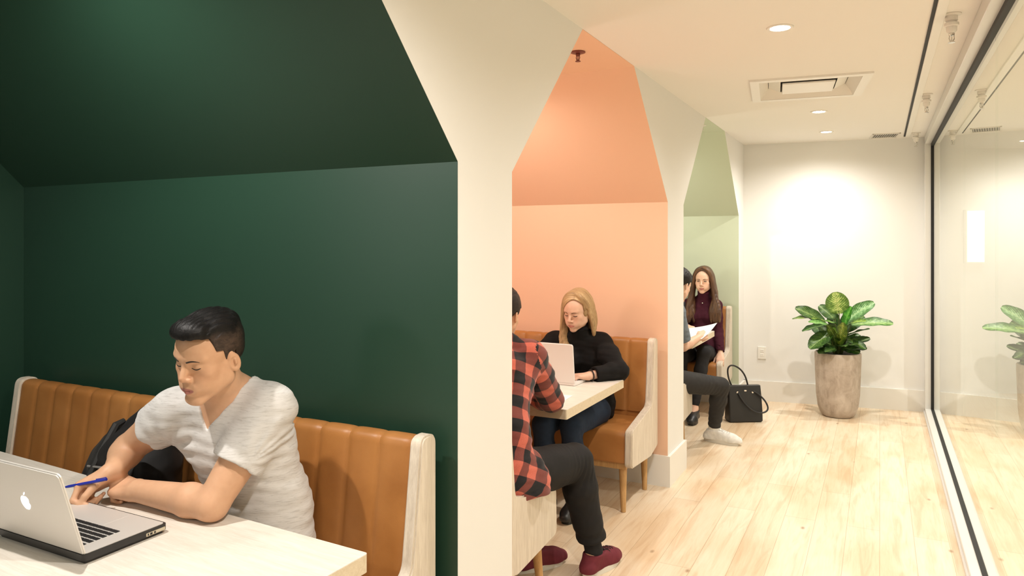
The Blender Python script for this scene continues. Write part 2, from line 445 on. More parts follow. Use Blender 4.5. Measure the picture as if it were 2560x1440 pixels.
# ------------------------------------------------------------------ benches
BW = 2.17   # bench length
def bench_proto():
    t = empty('bench', (0, 0, 0))
    # profile in (d, z); d = distance from the wall, built towards -y
    pan = rounded([(.045, .27), (.045, .95), (.125, .95), (.178, .545), (.575, .475), (.582, .262), (.20, .235)], [.03, .035, .035, .05, .04, .035, .02], 6)
    for s in (-1, 1):
        x = s * (BW / 2 - .0225)
        mb = MB(); mb.prism([(-d, z) for d, z in pan], 0, x - .0225, x + .0225)
        bmesh.ops.bevel(mb.bm, geom=[e for e in mb.bm.edges if abs(e.verts[0].co.x - e.verts[1].co.x) < 1e-6], offset=.006, segments=2, affect='EDGES')
        mb.build('end_panel', M['lamv'], t, True)
    X0, X1 = -BW / 2 + .043, BW / 2 - .043
    base = rounded([(.055, .40), (.055, .942), (.118, .942), (.176, .50), (.176, .40)], [.01, .03, .04, .01, .01], 8)
    base = [Vector((0, -d, z)) for d, z in base]
    nch = 17; loops = []
    N = nch * 12
    cx = sum((p.y for p in base)) / len(base)
    for i in range(N + 1):
        u = i / N * nch; f = u - math.floor(u); f = f if i < N else 0
        b = .0065 * (1 - abs(2 * f - 1) ** 5)
        lp = []
        for p in base:
            k = 1. if p.z > .5 and p.y < -.06 else .0
            fr = min(1, max(0, (-p.y - .055) / .06))
            up = max(0, min(1, (p.z - .9) / .042))
            lp.append(Vector((X0 + (X1 - X0) * i / N, p.y - b * fr * (k if p.z > .42 else 1), p.z + b * .6 * up)))
        loops.append(lp)
    mb = MB(); mb.sweep(loops); mb.build('backrest', M['leather'], t, True)
    seat = rounded([(.14, .30), (.14, .46), (.565, .462), (.572, .285)], [.01, .01, .04, .01], 8)
    mb = MB(); ns = 5; loops = []
    for i in range(ns * 14 + 1):
        f = (i % 14) / 14; b = .008 * (1 - abs(2 * f - 1) ** 8)
        loops.append([Vector((X0 + (X1 - X0) * i / (ns * 14), -d - (b if d > .4 else 0), z + (b if z > .4 else 0))) for d, z in seat])
    mb.sweep(loops); mb.build('seat', M['leather'], t, True)
    mb = MB(); mb.box((X0, -.555, .245), (X1, -.10, .288), .004, 1); mb.build('base_rail', M['oak'], t)
    for sx in (-1, 1):
        for d, sp in ((.515, -.03), (.10, .022)):
            mb = MB(); x = sx * (BW / 2 - .075)
            mb.tube([(x, -d, .25), (x + sx * .012, -d + sp * (1 if d > .3 else -1) * -1 * (-1), 0)], [.024, .0145], 16); mb.build('leg', M['oak'], t, True)
    return t
BX = -1.252 - BW / 2
b0 = bench_proto(); b0.location = (BX, BC[0] + HB, 0)
tag(b0, 'tan leather bench against the dark green wall', 'bench')
copy_thing(b0, 'tan leather bench against the peach wall, the blonde woman sits on it', loc=(BX, BC[1] + HB, 0))
copy_thing(b0, 'tan leather bench against the sage wall, the long-haired woman sits on it', loc=(BX, BC[2] + HB, 0))
copy_thing(b0, 'bench of the peach booth under the man in plaid', loc=(BX - .02, BC[1] - HB, 0), rz=PI)
copy_thing(b0, 'bench of the sage booth under the man in white sneakers', loc=(BX - .02, BC[2] - HB, 0), rz=PI)

# ------------------------------------------------------------------ tables
def table(x1, y0, y1, label, rz=0.):
    h = (y1 - y0) / 2; px_, py_ = x1 + h * math.sin(rz) * 0, y1
    t = empty('booth_table', (px_ - (x1 * math.cos(rz) - h * math.sin(rz)), py_ - (x1 * math.sin(rz) + h * math.cos(rz)), 0), rz); tag(t, label, 'table'); h = (y1 - y0) / 2
    x0 = -3.52
    mb = MB(); mb.prism(rounded([(x0, -h), (x1, -h), (x1, h), (x0, h)], [.006, .010, .010, .006], 5), 2, .7495 - .002, .75)
    mb.build('table_top', M['lam'], t)
    mb = MB(); mb.prism(rounded([(x0, -h), (x1, -h), (x1, h), (x0, h)], [.006, .010, .010, .006], 5), 2, .702, .7476)
    mb.build('edge_band', M['lamedge'], t)
    for x in (x0 + .45, x1 - .95):
        mb = MB(); mb.box((x - .25, -.05, .0), (x + .25, .05, .012), .004, 1); mb.box((x - .04, -.03, .01), (x + .04, .03, .69), .004, 1); mb.box((x - .2, -.2, .685), (x + .2, .2, .703)); mb.build('pedestal', M['black'], t)
    return t
table(-1.175, .58, 1.485, 'pale wood table in the green booth, under the open silver laptop', -.045)
table(-1.335, 3.19, 4.06, 'pale wood table between the man in plaid and the blonde woman')
table(-1.335, 5.78, 6.66, 'pale wood table in the sage booth, under the sheets of paper')
# ------------------------------------------------------------------ signed-distance modelling for bodies and clothes
def V3(*a): return np.array(a, dtype=np.float64)
def unit(v): v = np.asarray(v, float); return v / np.linalg.norm(v)

class Frame:
    """local frame: l = own left, f = forward, u = up"""
    def __init__(s, o, l, f, u): s.o = np.asarray(o, float); s.R = np.stack([l, f, u])     # rows: axes in world
    def w(s, p): return s.o + np.asarray(p, float) @ s.R
    def loc(s, P): return (P - s.o) @ s.R.T
def frame_fu(o, f, u):
    f = unit(f); u = np.asarray(u, float); u = unit(u - f * u.dot(f)); l = np.cross(u, f); return Frame(o, l, f, u)

class SDF:
    def __init__(s): s.ops = []; s.dis = []
    def add(s, fn, lo, hi, k=.01, sub=False, post=None):
        s.ops.append((fn, np.minimum(lo, hi), np.maximum(lo, hi), k, sub)); return s
    # round cone between a and b; sq squashes it along direction n
    def cone(s, a, b, ra, rb, k=.01, sub=False, n=None, sq=1.):
        a, b = np.asarray(a, float), np.asarray(b, float); ab = b - a; L2 = max(ab.dot(ab), 1e-12)
        n_ = None if n is None else unit(n)
        def fn(P):
            q = P - a; t = np.clip(q @ ab / L2, 0, 1)
            d = q - t[..., None] * ab
            r = ra + (rb - ra) * t
            if n_ is not None:
                h = d @ n_; d = d + (h * (1 / sq - 1))[..., None] * n_
                return (np.sqrt((d * d).sum(-1)) - r) * (sq * .5 + .5)
            return np.sqrt((d * d).sum(-1)) - r
        m = max(ra, rb)
        return s.add(fn, np.minimum(a, b) - m, np.maximum(a, b) + m, k, sub)
    def chain(s, pts, rads, k=.01, sub=False, n=None, sq=1.):
        for i in range(len(pts) - 1): s.cone(pts[i], pts[i + 1], rads[i], rads[i + 1], k, sub, n, sq)
        return s
    def ell(s, c, r, k=.01, sub=False, F=None):
        """ellipsoid; c and r in frame F when given"""
        r = np.asarray(r, float)
        if F is None: F = Frame((0, 0, 0), (1, 0, 0), (0, 1, 0), (0, 0, 1))
        cw = F.w(c); R = F.R
        def fn(P):
            q = (P - cw) @ R.T
            k0 = np.sqrt(((q / r) ** 2).sum(-1)); k1 = np.sqrt(((q / (r * r)) ** 2).sum(-1)) + 1e-9
            return k0 * (k0 - 1) / k1
        m = r.max()
        return s.add(fn, cw - m, cw + m, k, sub)
    def fun(s, fn, lo, hi, k=.004, sub=False): return s.add(fn, np.asarray(lo, float), np.asarray(hi, float), k, sub)
    def bounds(s, pad=.01):
        A = [o for o in s.ops if not o[4]]
        return np.min([o[1] for o in A], 0) - pad, np.max([o[2] for o in A], 0) + pad
    def grid(s, lo, hi, h):
        n = np.ceil((hi - lo) / h).astype(int) + 1
        ax = [lo[i] + h * np.arange(n[i]) for i in range(3)]
        D = np.full(n, .3, dtype=np.float32)
        for fn, l, u, k, sub in s.ops:
            mrg = k + 3 * h
            i0 = np.maximum(np.floor((l - mrg - lo) / h).astype(int), 0); i1 = np.minimum(np.ceil((u + mrg - lo) / h).astype(int) + 1, n)
            if (i1 <= i0).any(): continue
            sl = tuple(slice(a, b) for a, b in zip(i0, i1))
            P = np.stack(np.meshgrid(ax[0][sl[0]], ax[1][sl[1]], ax[2][sl[2]], indexing='ij'), -1)
            d = fn(P); e = D[sl]
            if sub: d = -d; hh = np.clip(.5 - .5 * (d - e) / k, 0, 1); D[sl] = d * (1 - hh) + e * hh + k * hh * (1 - hh)
            else: hh = np.clip(.5 + .5 * (d - e) / k, 0, 1); D[sl] = d * (1 - hh) + e * hh - k * hh * (1 - hh)
        if s.dis:
            m = np.abs(D) < .03; I = np.argwhere(m); P = lo + h * I
            for fn in s.dis: D[m] += fn(P)
        return D
    def at(s, P):
        P = np.asarray(P, float).reshape(-1, 3); D = np.full(len(P), .3)
        for fn, l, u, k, sub in s.ops:
            m = ((P > l - k - .03) & (P < u + k + .03)).all(1)
            if not m.any(): continue
            d = fn(P[m]); e = D[m]
            if sub: d = -d; hh = np.clip(.5 - .5 * (d - e) / k, 0, 1); D[m] = d * (1 - hh) + e * hh + k * hh * (1 - hh)
            else: hh = np.clip(.5 + .5 * (d - e) / k, 0, 1); D[m] = d * (1 - hh) + e * hh - k * hh * (1 - hh)
        return D

def surface_nets(D, lo, h):
    S = D < 0
    c = [S[i:S.shape[0] - 1 + i, j:S.shape[1] - 1 + j, k:S.shape[2] - 1 + k] for i in (0, 1) for j in (0, 1) for k in (0, 1)]
    cnt = np.zeros(c[0].shape, np.uint8)
    for x in c: cnt += x
    I = np.argwhere((cnt > 0) & (cnt < 8))
    vid = np.full(cnt.shape, -1, np.int32); vid[tuple(I.T)] = np.arange(len(I))
    acc = np.zeros((len(I), 3)); num = np.zeros(len(I))
    off = [(i, j, k) for i in (0, 1) for j in (0, 1) for k in (0, 1)]
    vals = [D[I[:, 0] + o[0], I[:, 1] + o[1], I[:, 2] + o[2]].astype(np.float64) for o in off]
    for a in range(8):
        for b in range(a + 1, 8):
            oa, ob = np.array(off[a]), np.array(off[b])
            if abs(oa - ob).sum() != 1: continue
            va, vb = vals[a], vals[b]; m = (va < 0) != (vb < 0)
            t = np.zeros(len(I)); t[m] = va[m] / (va[m] - vb[m])
            acc[m] += oa + t[m, None] * (ob - oa); num[m] += 1
    Vt = lo + h * (I + acc / num[:, None])
    F = []
    for ax in range(3):
        e1 = [slice(None)] * 3; e2 = [slice(None)] * 3; e1[ax] = slice(0, -1); e2[ax] = slice(1, None)
        A = S[tuple(e1)]; B = S[tuple(e2)]; E = np.argwhere(A != B)
        b, c_ = [(1, 2), (2, 0), (0, 1)][ax]
        ok = (E[:, b] > 0) & (E[:, c_] > 0) & (E[:, b] < D.shape[b] - 1) & (E[:, c_] < D.shape[c_] - 1); E = E[ok]
        q = []
        for db, dc in ((0, 0), (1, 0), (1, 1), (0, 1)):
            x = E.copy(); x[:, b] -= 1 - db; x[:, c_] -= 1 - dc; q.append(vid[x[:, 0], x[:, 1], x[:, 2]])
        q = np.stack(q, 1); inside = A[tuple(E.T)]
        q[~inside] = q[~inside][:, ::-1]
        F.append(q)
    return Vt, np.concatenate(F)

def mesh_np(name, Vt, F):
    me = bpy.data.meshes.new(name); me.vertices.add(len(Vt)); me.vertices.foreach_set('co', Vt.astype(np.float32).ravel())
    n = len(F); me.loops.add(n * 4); me.loops.foreach_set('vertex_index', F.astype(np.int32).ravel())
    me.polygons.add(n); me.polygons.foreach_set('loop_start', np.arange(n, dtype=np.int32) * 4)
    me.polygons.foreach_set('use_smooth', np.ones(n, bool)); me.update(calc_edges=True); me.validate()
    return me

def compact(Vt, F):
    used = np.unique(F); mp = np.full(len(Vt), -1, np.int64); mp[used] = np.arange(len(used)); return Vt[used], mp[F]

def relax(Vt, F, it=2, lam=.5):
    """light smoothing that takes off the grid's facets"""
    for _ in range(it):
        acc = np.zeros_like(Vt); cnt = np.zeros(len(Vt))
        for a, b in ((0, 1), (1, 2), (2, 3), (3, 0)):
            np.add.at(acc, F[:, a], Vt[F[:, b]]); np.add.at(cnt, F[:, a], 1)
            np.add.at(acc, F[:, b], Vt[F[:, a]]); np.add.at(cnt, F[:, b], 1)
        Vt = Vt + lam * (acc / np.maximum(cnt, 1)[:, None] - Vt)
    return Vt

def mesh_sdf(s, h, lo=None, hi=None, it=1):
    l, u = s.bounds(.012)
    if lo is not None: l = np.maximum(l, lo)
    if hi is not None: u = np.minimum(u, hi)
    Vt, F = surface_nets(s.grid(l, u, h), l, h)
    return (relax(Vt, F, it) if it else Vt), F

def sdf_obj(name, s, h, m, parent=None, it=1, origin=None):
    Vt, F = mesh_sdf(s, h, it=it)
    me = mesh_np(name, Vt, F)
    return link(name, me, m, parent), Vt

def set_color(me, col, name='tint'):
    a = me.color_attributes.new(name, 'FLOAT_COLOR', 'POINT')
    c = np.ones((len(me.vertices), 4), np.float32); c[:, :3] = col; a.data.foreach_set('color', c.ravel())
def set_uv(me, uv, name='cloth'):
    u = me.uv_layers.new(name=name); li = np.empty(len(me.loops), np.int32); me.loops.foreach_get('vertex_index', li)
    u.data.foreach_set('uv', uv[li].astype(np.float32).ravel())
def wob(P, f, seed=0.):
    """cheap smooth 3-D wobble in -1..1"""
    x, y, z = P[..., 0] * f, P[..., 1] * f, P[..., 2] * f
    return (np.sin(x * 1.3 + 1.7 * np.sin(y * .9 + seed) + seed) + np.sin(y * 1.1 + 1.6 * np.sin(z * 1.05 + seed * 2) + 2) + np.sin(z * 1.2 + 1.5 * np.sin(x * .8 + seed * 3) + 4)) / 3
# ------------------------------------------------------------------ head, hands, bodies
def head_sdf(s, H, fem=False, sc=1., ears=True, nose=0.):
    """H: head frame, origin level with the eyes in the middle of the skull"""
    def p(l, f, u): return H.w((l * sc, f * sc, u * sc))
    def E(c, r, k=.012, sub=False): s.ell(tuple(x * sc for x in c), tuple(x * sc for x in r), k * sc, sub, H)
    w = .94 if fem else 1.
    E((0, -.012, .035), (.074 * w, .094, .082))
    E((0, .032, .022), (.063 * w, .056, .066), .02)
    E((0, .030, -.045), (.055 * w, .050, .062), .02)
    jr = .016 if fem else .019
    for q in (-1, 1):
        s.cone(p(q * .052 * w, -.002, -.058), p(q * (.013 if fem else .016) * w, .064 if fem else .066, -.100 if fem else -.106), jr * sc, (.013 if fem else .016) * sc, .018 * sc)
        s.cone(p(q * .056 * w, -.006, -.02), p(q * .052 * w, -.002, -.062), .018 * sc, .016 * sc, .018 * sc)
        E((q * .043 * w, .050, -.022), (.022, .022, .020), .018)          # cheek
        E((q * .036, .030, -.050), (.022 if fem else .020, .036, .036), .022)
        E((q * .026, .066, -.056), (.020 if fem else .018, .016 if fem else .015, .024), .018)
        s.cone(p(q * .012, .0815, .020), p(q * .047 * w, .066, .021), .0085 * sc, .007 * sc, .012 * sc)   # brow
        E((q * .031, .089, .001), (.0165, .012, .010), .010, True)        # socket
        E((q * .0305, .0665, -.001), (.0145, .0135, .0125), .004)         # lidded eye
    E((0, .070 if fem else .072, -.101 if fem else -.106), (.015 if fem else .017, .014, .0145), .014)                        # chin
    nr = .0092 if fem else .0106
    s.cone(p(0, .082 - nose * .4, .010), p(0, .103 - nose, -.030), .0075 * sc, nr * sc, .011 * sc)
    E((0, .1015 - nose, -.034), (nr * 1.05, .0100, .0082), .006)
    for q in (-1, 1): E((q * .0122, .092 - nose * .5, -.037), (.0078, .0105, .0072), .005)
    for q in (-1, 1): E((q * .006, .098 - nose, -.0450), (.0036, .005, .004), .003, True)
    E((0, .078 if fem else .079, -.066), (.030, .0105 if fem else .012, .020), .016)                         # mouth mound
    for q in (-1, 1):
        s.cone(p(q * .023, .0785 if fem else .0800, -.0675), p(q * .004, .0875 if fem else .0895, -.0650), .0040 * sc, (.0048 if fem else .0056) * sc, .005 * sc)
        s.cone(p(q * .022, .0782 if fem else .0798, -.0710), p(0, .0868 if fem else .0885, -.0748), .0040 * sc, (.0055 if fem else .0064) * sc, .005 * sc)
        s.cone(p(q * .025, .0800, -.0688), p(0, .0965, -.0697), .0013 * sc, .0016 * sc, .0025 * sc, True)
    if ears:
        for q in (-1, 1):
            Fr = Frame(p(q * .0775 * w, -.014, -.012), *ear_axes(H, q))
            def EE(c, r, k, sub=False): s.ell(tuple(x * sc for x in c), tuple(x * sc for x in r), k * sc, sub, Fr)
            EE((0, 0, .004), (.0068, .0168, .029), .005); EE((-.001, .006, -.021), (.006, .010, .014), .006)
            EE((.0068, .002, .005), (.0068, .0112, .019), .0025, True); EE((.004, -.001, .002), (.0050, .0045, .011), .003)
            EE((.009, .006, -.004), (.006, .005, .008), .003, True)
def ear_axes(H, q):
    l, f, u = H.R
    a = .38; out = unit(q * l * math.cos(a) + f * math.sin(a))      # outward; the rear rim stands off the head
    fwd = unit(f * math.cos(a) - q * l * math.sin(a)); up = np.cross(out, fwd) if q > 0 else np.cross(fwd, out)
    t = .16
    return out, unit(fwd * math.cos(t) + up * math.sin(t)), unit(up * math.cos(t) - fwd * math.sin(t))

def lip_tint(Lc, sc, skin, lip):
    """per-vertex colour of a head from its own coordinates"""
    L = Lc / sc; l, f, u = L[:, 0], L[:, 1], L[:, 2]
    c = np.tile(np.asarray(skin), (len(L), 1)).astype(float)
    def blend(m, col): 
        c[:] = c * (1 - m[:, None]) + np.asarray(col) * m[:, None]
    half = .0245
    top = -.0612 - .006 * (np.abs(l) / half) ** 1.4 - .0016 * np.exp(-(l / .004) ** 2); bot = -.0808 + .0112 * (np.abs(l) / half) ** 2
    m = (f > .06) * np.clip((top - u) / .002 + .5, 0, 1) * np.clip((u - bot) / .002 + .5, 0, 1) * np.clip((half - np.abs(l)) / .003, 0, 1)
    blend(m * .95, lip)
    warm = np.asarray(skin) * np.array([1.0, .80, .74])
    for q in (-1, 1): blend(.35 * np.exp(-(((l - q * .042) / .02) ** 2 + ((u + .03) / .018) ** 2)) * (f > .03), warm)
    blend(.35 * np.exp(-((l / .014) ** 2 + ((u + .035) / .012) ** 2)) * (f > .09), warm)
    return c

def hand_sdf(s, wrist, d, palm, side, curl, spread=.06, thumb=(.5, .5, .3), sc=1., tc=(.4, .4)):
    """d: towards the fingers, palm: out of the palm, side: towards the thumb. curl: per finger three bends"""
    d = unit(d); palm = np.asarray(palm, float); palm = unit(palm - d * palm.dot(d)); side = np.cross(palm, d) * (1 if np.dot(np.cross(palm, d), side) > 0 else -1)
    W = np.asarray(wrist, float)
    kn = [(.030, .088), (.010, .092), (-.010, .087), (-.028, .078)]
    Ls = [(.042, .025, .020), (.046, .029, .021), (.042, .027, .020), (.033, .020, .018)]
    rr = [(.0098, .0088, .0080, .0068), (.0100, .0090, .0082, .0068), (.0096, .0086, .0078, .0066), (.0085, .0075, .0068, .0058)]
    tips = []
    for i in range(4):
        a, b = kn[i]
        K = W + (side * a + d * b) * sc - palm * .003 * sc
        s.cone(W + (side * a * .55 + d * .008) * sc, K, .0165 * sc, .0125 * sc, .016 * sc)
        s.cone(W + (side * a * .6 + d * .02 + palm * .010) * sc, K + (palm * .006 - d * .018) * sc, .013 * sc, .009 * sc, .014 * sc)
        ang = 0.; dirv = unit(d + side * spread * (1.5 - i)); q = K
        for j in range(3):
            ang += curl[i][j]
            v = dirv * math.cos(ang) + palm * math.sin(ang)
            e = q + v * Ls[i][j] * sc
            s.cone(q, e, rr[i][j] * sc, rr[i][j + 1] * sc, .0025 * sc if j else .006 * sc)
            if j: s.ell(tuple(q), (rr[i][j] * 1.06 * sc,) * 3, .003 * sc)
            q = e
        tips.append(q)
    T0 = W + (side * .022 + d * .018 + palm * .006) * sc
    v = unit(d * thumb[0] + side * thumb[1] + palm * thumb[2])
    T1 = T0 + v * .044 * sc
    s.cone(T0, T1, .0175 * sc, .0120 * sc, .014 * sc)
    ax = unit(d * .7 - side * .6 + palm * .35)
    v2 = unit(v * math.cos(tc[0]) + ax * math.sin(tc[0])); T2 = T1 + v2 * .034 * sc; s.cone(T1, T2, .0118 * sc, .0100 * sc, .004 * sc)
    v3 = unit(v * math.cos(tc[0] + tc[1]) + ax * math.sin(tc[0] + tc[1])); T3 = T2 + v3 * .026 * sc; s.cone(T2, T3, .0102 * sc, .0075 * sc, .003 * sc)
    return tips + [T3]

def arm_sdf(s, sh, el, wr, g=1., r=None, pad=0., k=.016):
    sh, el, wr = (np.asarray(x, float) for x in (sh, el, wr))
    R = r or (.052, .047, .038, .0385, .0385, .0270)
    R = [x * g + pad for x in R]
    s.cone(sh, sh + (el - sh) * .45, R[0], R[1] * 1.02, k); s.cone(sh + (el - sh) * .45, el, R[1], R[2], k)
    s.cone(el, el + (wr - el) * .28, R[3] * .96, R[4] * 1.02, k); s.cone(el + (wr - el) * .28, wr, R[4], R[5], k)

def torso_sdf(s, J, g=1., pad=0., fem=False, k=.03, sq=.66):
    lat = unit(J['shL'] - J['shR']); f = J['fwd']
    pel, wai, che, nb = J['pelvis'], J['waist'], J['chest'], J['neck']
    R = (.160, .118, .132, .105) if fem else (.158, .142, .158, .125)
    R = [x * g + pad for x in R]
    s.cone(pel, wai, R[0], R[1], k, n=f, sq=sq); s.cone(wai, che, R[1], R[2], k, n=f, sq=sq)
    top = che + (nb - che) * .62; s.cone(che, top, R[2], R[3], k, n=f, sq=sq)
    for q in ('shL', 'shR'):
        s.cone(nb - (nb - che) * .12, J[q], .050 * g + pad, .050 * g + pad, .03)
        s.cone(che + (J[q] - nb) * .45, J[q], .070 * g + pad, .054 * g + pad, .03)
    if fem:
        for q in (-1, 1): s.ell(tuple(che + lat * q * .068 * g + f * .070 * g + (nb - che) * .02), ((.056 * g + pad),) * 3, .03)

def legs_sdf(s, J, g=1., pad=0., k=.02, cut=1.):
    for q in ('L', 'R'):
        h, kn, an = J['hip' + q], J['knee' + q], J['ank' + q]
        s.cone(h, kn, .088 * g + pad, .058 * g + pad, k)
        m = kn + (an - kn) * .32
        s.cone(kn, m, .054 * g + pad, .053 * g + pad, k); s.cone(m, kn + (an - kn) * cut, .053 * g + pad, .036 * g + pad * 1.2, k)

def foot_dir(J, q): return unit(J['toe' + q] - J['ank' + q] * np.array([1, 1, 0]) - J['toe' + q] * np.array([0, 0, 1]))
def foot_sdf(s, J, q, pad=0., sole=False, L=.25):
    a, d = J['ank' + q], foot_dir(J, q); g0 = np.array([a[0], a[1], J.get('ground', 0.)]); up = V3(0, 0, 1)
    heel = g0 - d * .045; ball = g0 + d * (L - .12); toe = g0 + d * (L - .075)
    s.cone(a + V3(0, 0, -.0), heel + up * .040, .037 + pad, .032 + pad, .02)
    s.cone(heel + up * .036, ball + up * .036, .030 + pad, .036 + pad, .02); s.cone(a - up * .01, ball + up * .036, .034 + pad, .032 + pad, .03)
    s.cone(ball + up * .033, toe + up * .030, .036 + pad, .028 + pad, .02)

def shoe(J, q, m_up, m_sole, parent, low=True, lace=None, h=.004, L=.25, tongue=True):
    d = foot_dir(J, q); a = J['ank' + q]; z0 = J.get('ground', 0.)
    s = SDF(); foot_sdf(s, J, q, .006, L=L)
    c = np.array([a[0], a[1], z0]); side = np.cross(V3(0, 0, 1), d)
    top = .098
    s.fun(lambda P: (top - np.clip((P - c) @ d - .03, 0, .2) * .12) - (P[..., 2] - z0), c - .4, c + .4, .004, True)
    s.fun(lambda P: (P[..., 2] - z0) - .020, c - .4, c + V3(.4, .4, .035), .002, True)
    s.cone(a + V3(0, 0, .06), a + V3(0, 0, -.03), .040, .034, .004, True)      # the opening
    up, _ = sdf_obj('shoe_upper' if False else 'shoe', s, h, m_up, parent)
    lp = []
    for z in (0.0005, .026):
        ring = []
        for k in range(36):
            t = 2 * PI * k / 36; x = math.cos(t); y = math.sin(t)
            fx = x * (L / 2 + .006); wv = .040 + .006 * x - .010 * max(0, -x) ; wv *= 1.04 if z < .01 else 1.0
            p = c + d * (fx + L / 2 - .075 + .0) + side * (np.sign(y) * abs(y) ** .75 * wv); ring.append(Vector((p[0], p[1], z0 + z)))
        lp.append(ring)
    mb = MB(); mb.sweep(lp); mb.build('sole', m_sole, up, True)
    if lace is not None:
        mb = MB()
        def on_top(u, v):
            zs = np.arange(.15, .02, -.002); P = c + d * u + side * v + np.stack([0 * zs, 0 * zs, zs], 1); D = s.at(P); i = int(np.argmax(D < 0)); return P[i] + V3(0, 0, .0015)
        for i in range(5):
            u = .050 + .018 * i; mb.tube([on_top(u + .004 * (k % 2), v) for k, v in enumerate(np.linspace(-.022, .022, 7))], .0026, 6)
        mb.tube([on_top(.05, 0), on_top(.045, .014) + V3(0, 0, .012), on_top(.055, .028) + V3(0, 0, .008), on_top(.06, .012), on_top(.05, 0)], .0024, 6)
        mb.tube([on_top(.05, 0), on_top(.042, -.014) + V3(0, 0, .012), on_top(.052, -.028) + V3(0, 0, .008), on_top(.06, -.012), on_top(.05, 0)], .0024, 6)
        for v in (-1, 1): mb.tube([on_top(.05, 0), on_top(.07, v * .020) + V3(0, 0, .003), on_top(.085, v * .030), on_top(.09, v * .034) - V3(0, 0, .012)], .0022, 6)
        mb.build('lace', lace, up, True)
    return up

def face_pt(s, H, l, u, sc=1., lift=.0008):
    """where the face's surface is, straight in front of (l, u) in head coordinates"""
    fs = np.linspace(.135, .02, 116) * sc
    P = np.array([H.w((l * sc, f, u * sc)) for f in fs]); D = s.at(P)
    i = int(np.argmax(D < 0)); 
    if i > 0:
        t = D[i - 1] / (D[i - 1] - D[i] + 1e-12); f = fs[i - 1] + t * (fs[i] - fs[i - 1])
    else: f = .06 * sc
    return H.w((l * sc, f + lift, u * sc))
def ribbon(s, H, pts, rads, name, m, parent, sc=1., lift=.0004):
    q = [face_pt(s, H, l, u, sc, lift) for l, u in pts]
    mb = MB(); mb.tube([Vector(x) for x in q], [r * sc for r in rads], 8); return mb.build(name, m, parent, True)
def face_lines(s, H, sc, m_brow, m_lash, parent, fem=False, closed=True, brow_w=1., m_eye=None):
    for q in (-1, 1):
        bw = (.0020 if fem else .0027) * brow_w
        pts = [(q * (.0135 + .032 * t), .0150 + .0050 * math.sin(t * 2.3) - (.0035 * t * t)) for t in np.linspace(0, 1, 9)]
        ribbon(s, H, pts, [bw * (.8 + .5 * math.sin(PI * (.15 + .75 * t))) * (1 - .45 * t) for t in np.linspace(0, 1, 9)], 'eyebrow', m_brow, parent, sc, -.0014 * brow_w)
        y0 = -.0052 if closed else -.001
        pts = [(q * (.0185 + .0255 * t), y0 - .0036 * math.sin(PI * t) * (1 if closed else -1) + .0012 * t) for t in np.linspace(0, 1, 9)]
        ribbon(s, H, pts, [(.0012 if not fem else .0020) * (.6 + .7 * math.sin(PI * min(1, t * .8 + .1))) for t in np.linspace(0, 1, 9)], 'eyelashes', m_lash, parent, sc, 0.)
        if m_eye is not None:
            pts = [(q * (.0205 + .021 * t), y0 - .0022 - .0006 * math.sin(PI * t)) for t in np.linspace(0, 1, 7)]
            ribbon(s, H, pts, [.0018 * math.sin(PI * (.1 + .8 * t)) for t in np.linspace(0, 1, 7)], 'eye', m_eye, parent, sc, -.0004)
        else:
            pts = [(q * (.0195 + .025 * t), .0045 + .0030 * math.sin(PI * t) ) for t in np.linspace(0, 1, 7)]

def person_body(name, J, H, skin, lip, hands, g=1., fem=False, sc=1., h=.005, hh=.0026, neck_r=.055, legs=True, extra=None, noears=False, nose=0., ag=1.):
    """one continuous body surface: torso, neck, head, arms, hands, legs"""
    s = SDF()
    torso_sdf(s, J, g, 0., fem)
    if legs:
        legs_sdf(s, J, g * .93); 
        for q in 'LR': foot_sdf(s, J, q, -.007, L=J.get('footL', .25) - .022)
    for q in 'LR':
        arm_sdf(s, J['sh' + q], J['el' + q], J['wr' + q], g * ag)
    tips = {}
    for q, hd in hands.items(): tips[q] = hand_sdf(s, J['wr' + q], **hd)
    nk = H.w((0, -.018 * sc, -.060 * sc))
    s.cone(J['neck'] - (J['neck'] - J['chest']) * .12, nk, (neck_r + .006) * g, neck_r * g, .022)
    hs = SDF(); hs.ops = list(s.ops)
    head_sdf(s, H, fem, sc, not noears, nose)
    if extra: extra(s)
    # fine head, coarser rest; the two overlap inside the neck
    def headmask(Vt, e): 
        L = H.loc(Vt); lim = -.124 * sc
        return (L[:, 2] > lim + e) & (np.abs(L[:, 0]) < .12 * sc - e) & (L[:, 1] > -.13 * sc + e) & (L[:, 1] < .14 * sc - e) & (L[:, 2] < .2)
    Vb, Fb = mesh_sdf(s, h, it=1)
    keep = ~headmask(Vb, .004)[Fb].all(1); Vb, Fb = compact(Vb, Fb[keep])
    c8 = np.array([H.w((a * .125 * sc, b * .145 * sc, c)) for a in (-1, 1) for b in (-1, 1) for c in (-.15 * sc, .15 * sc)])
    Vh, Fh = mesh_sdf(s, hh, c8.min(0), c8.max(0), it=1)
    keep = headmask(Vh, -.003)[Fh].all(1); Vh, Fh = compact(Vh, Fh[keep])
    Vt = np.concatenate([Vb, Vh]); F = np.concatenate([Fb, Fh + len(Vb)])
    me = mesh_np(name, Vt, F)
    col = np.concatenate([np.tile(skin, (len(Vb), 1)), lip_tint(H.loc(Vh), sc, skin, lip)])
    set_color(me, col)
    return me, s, tips

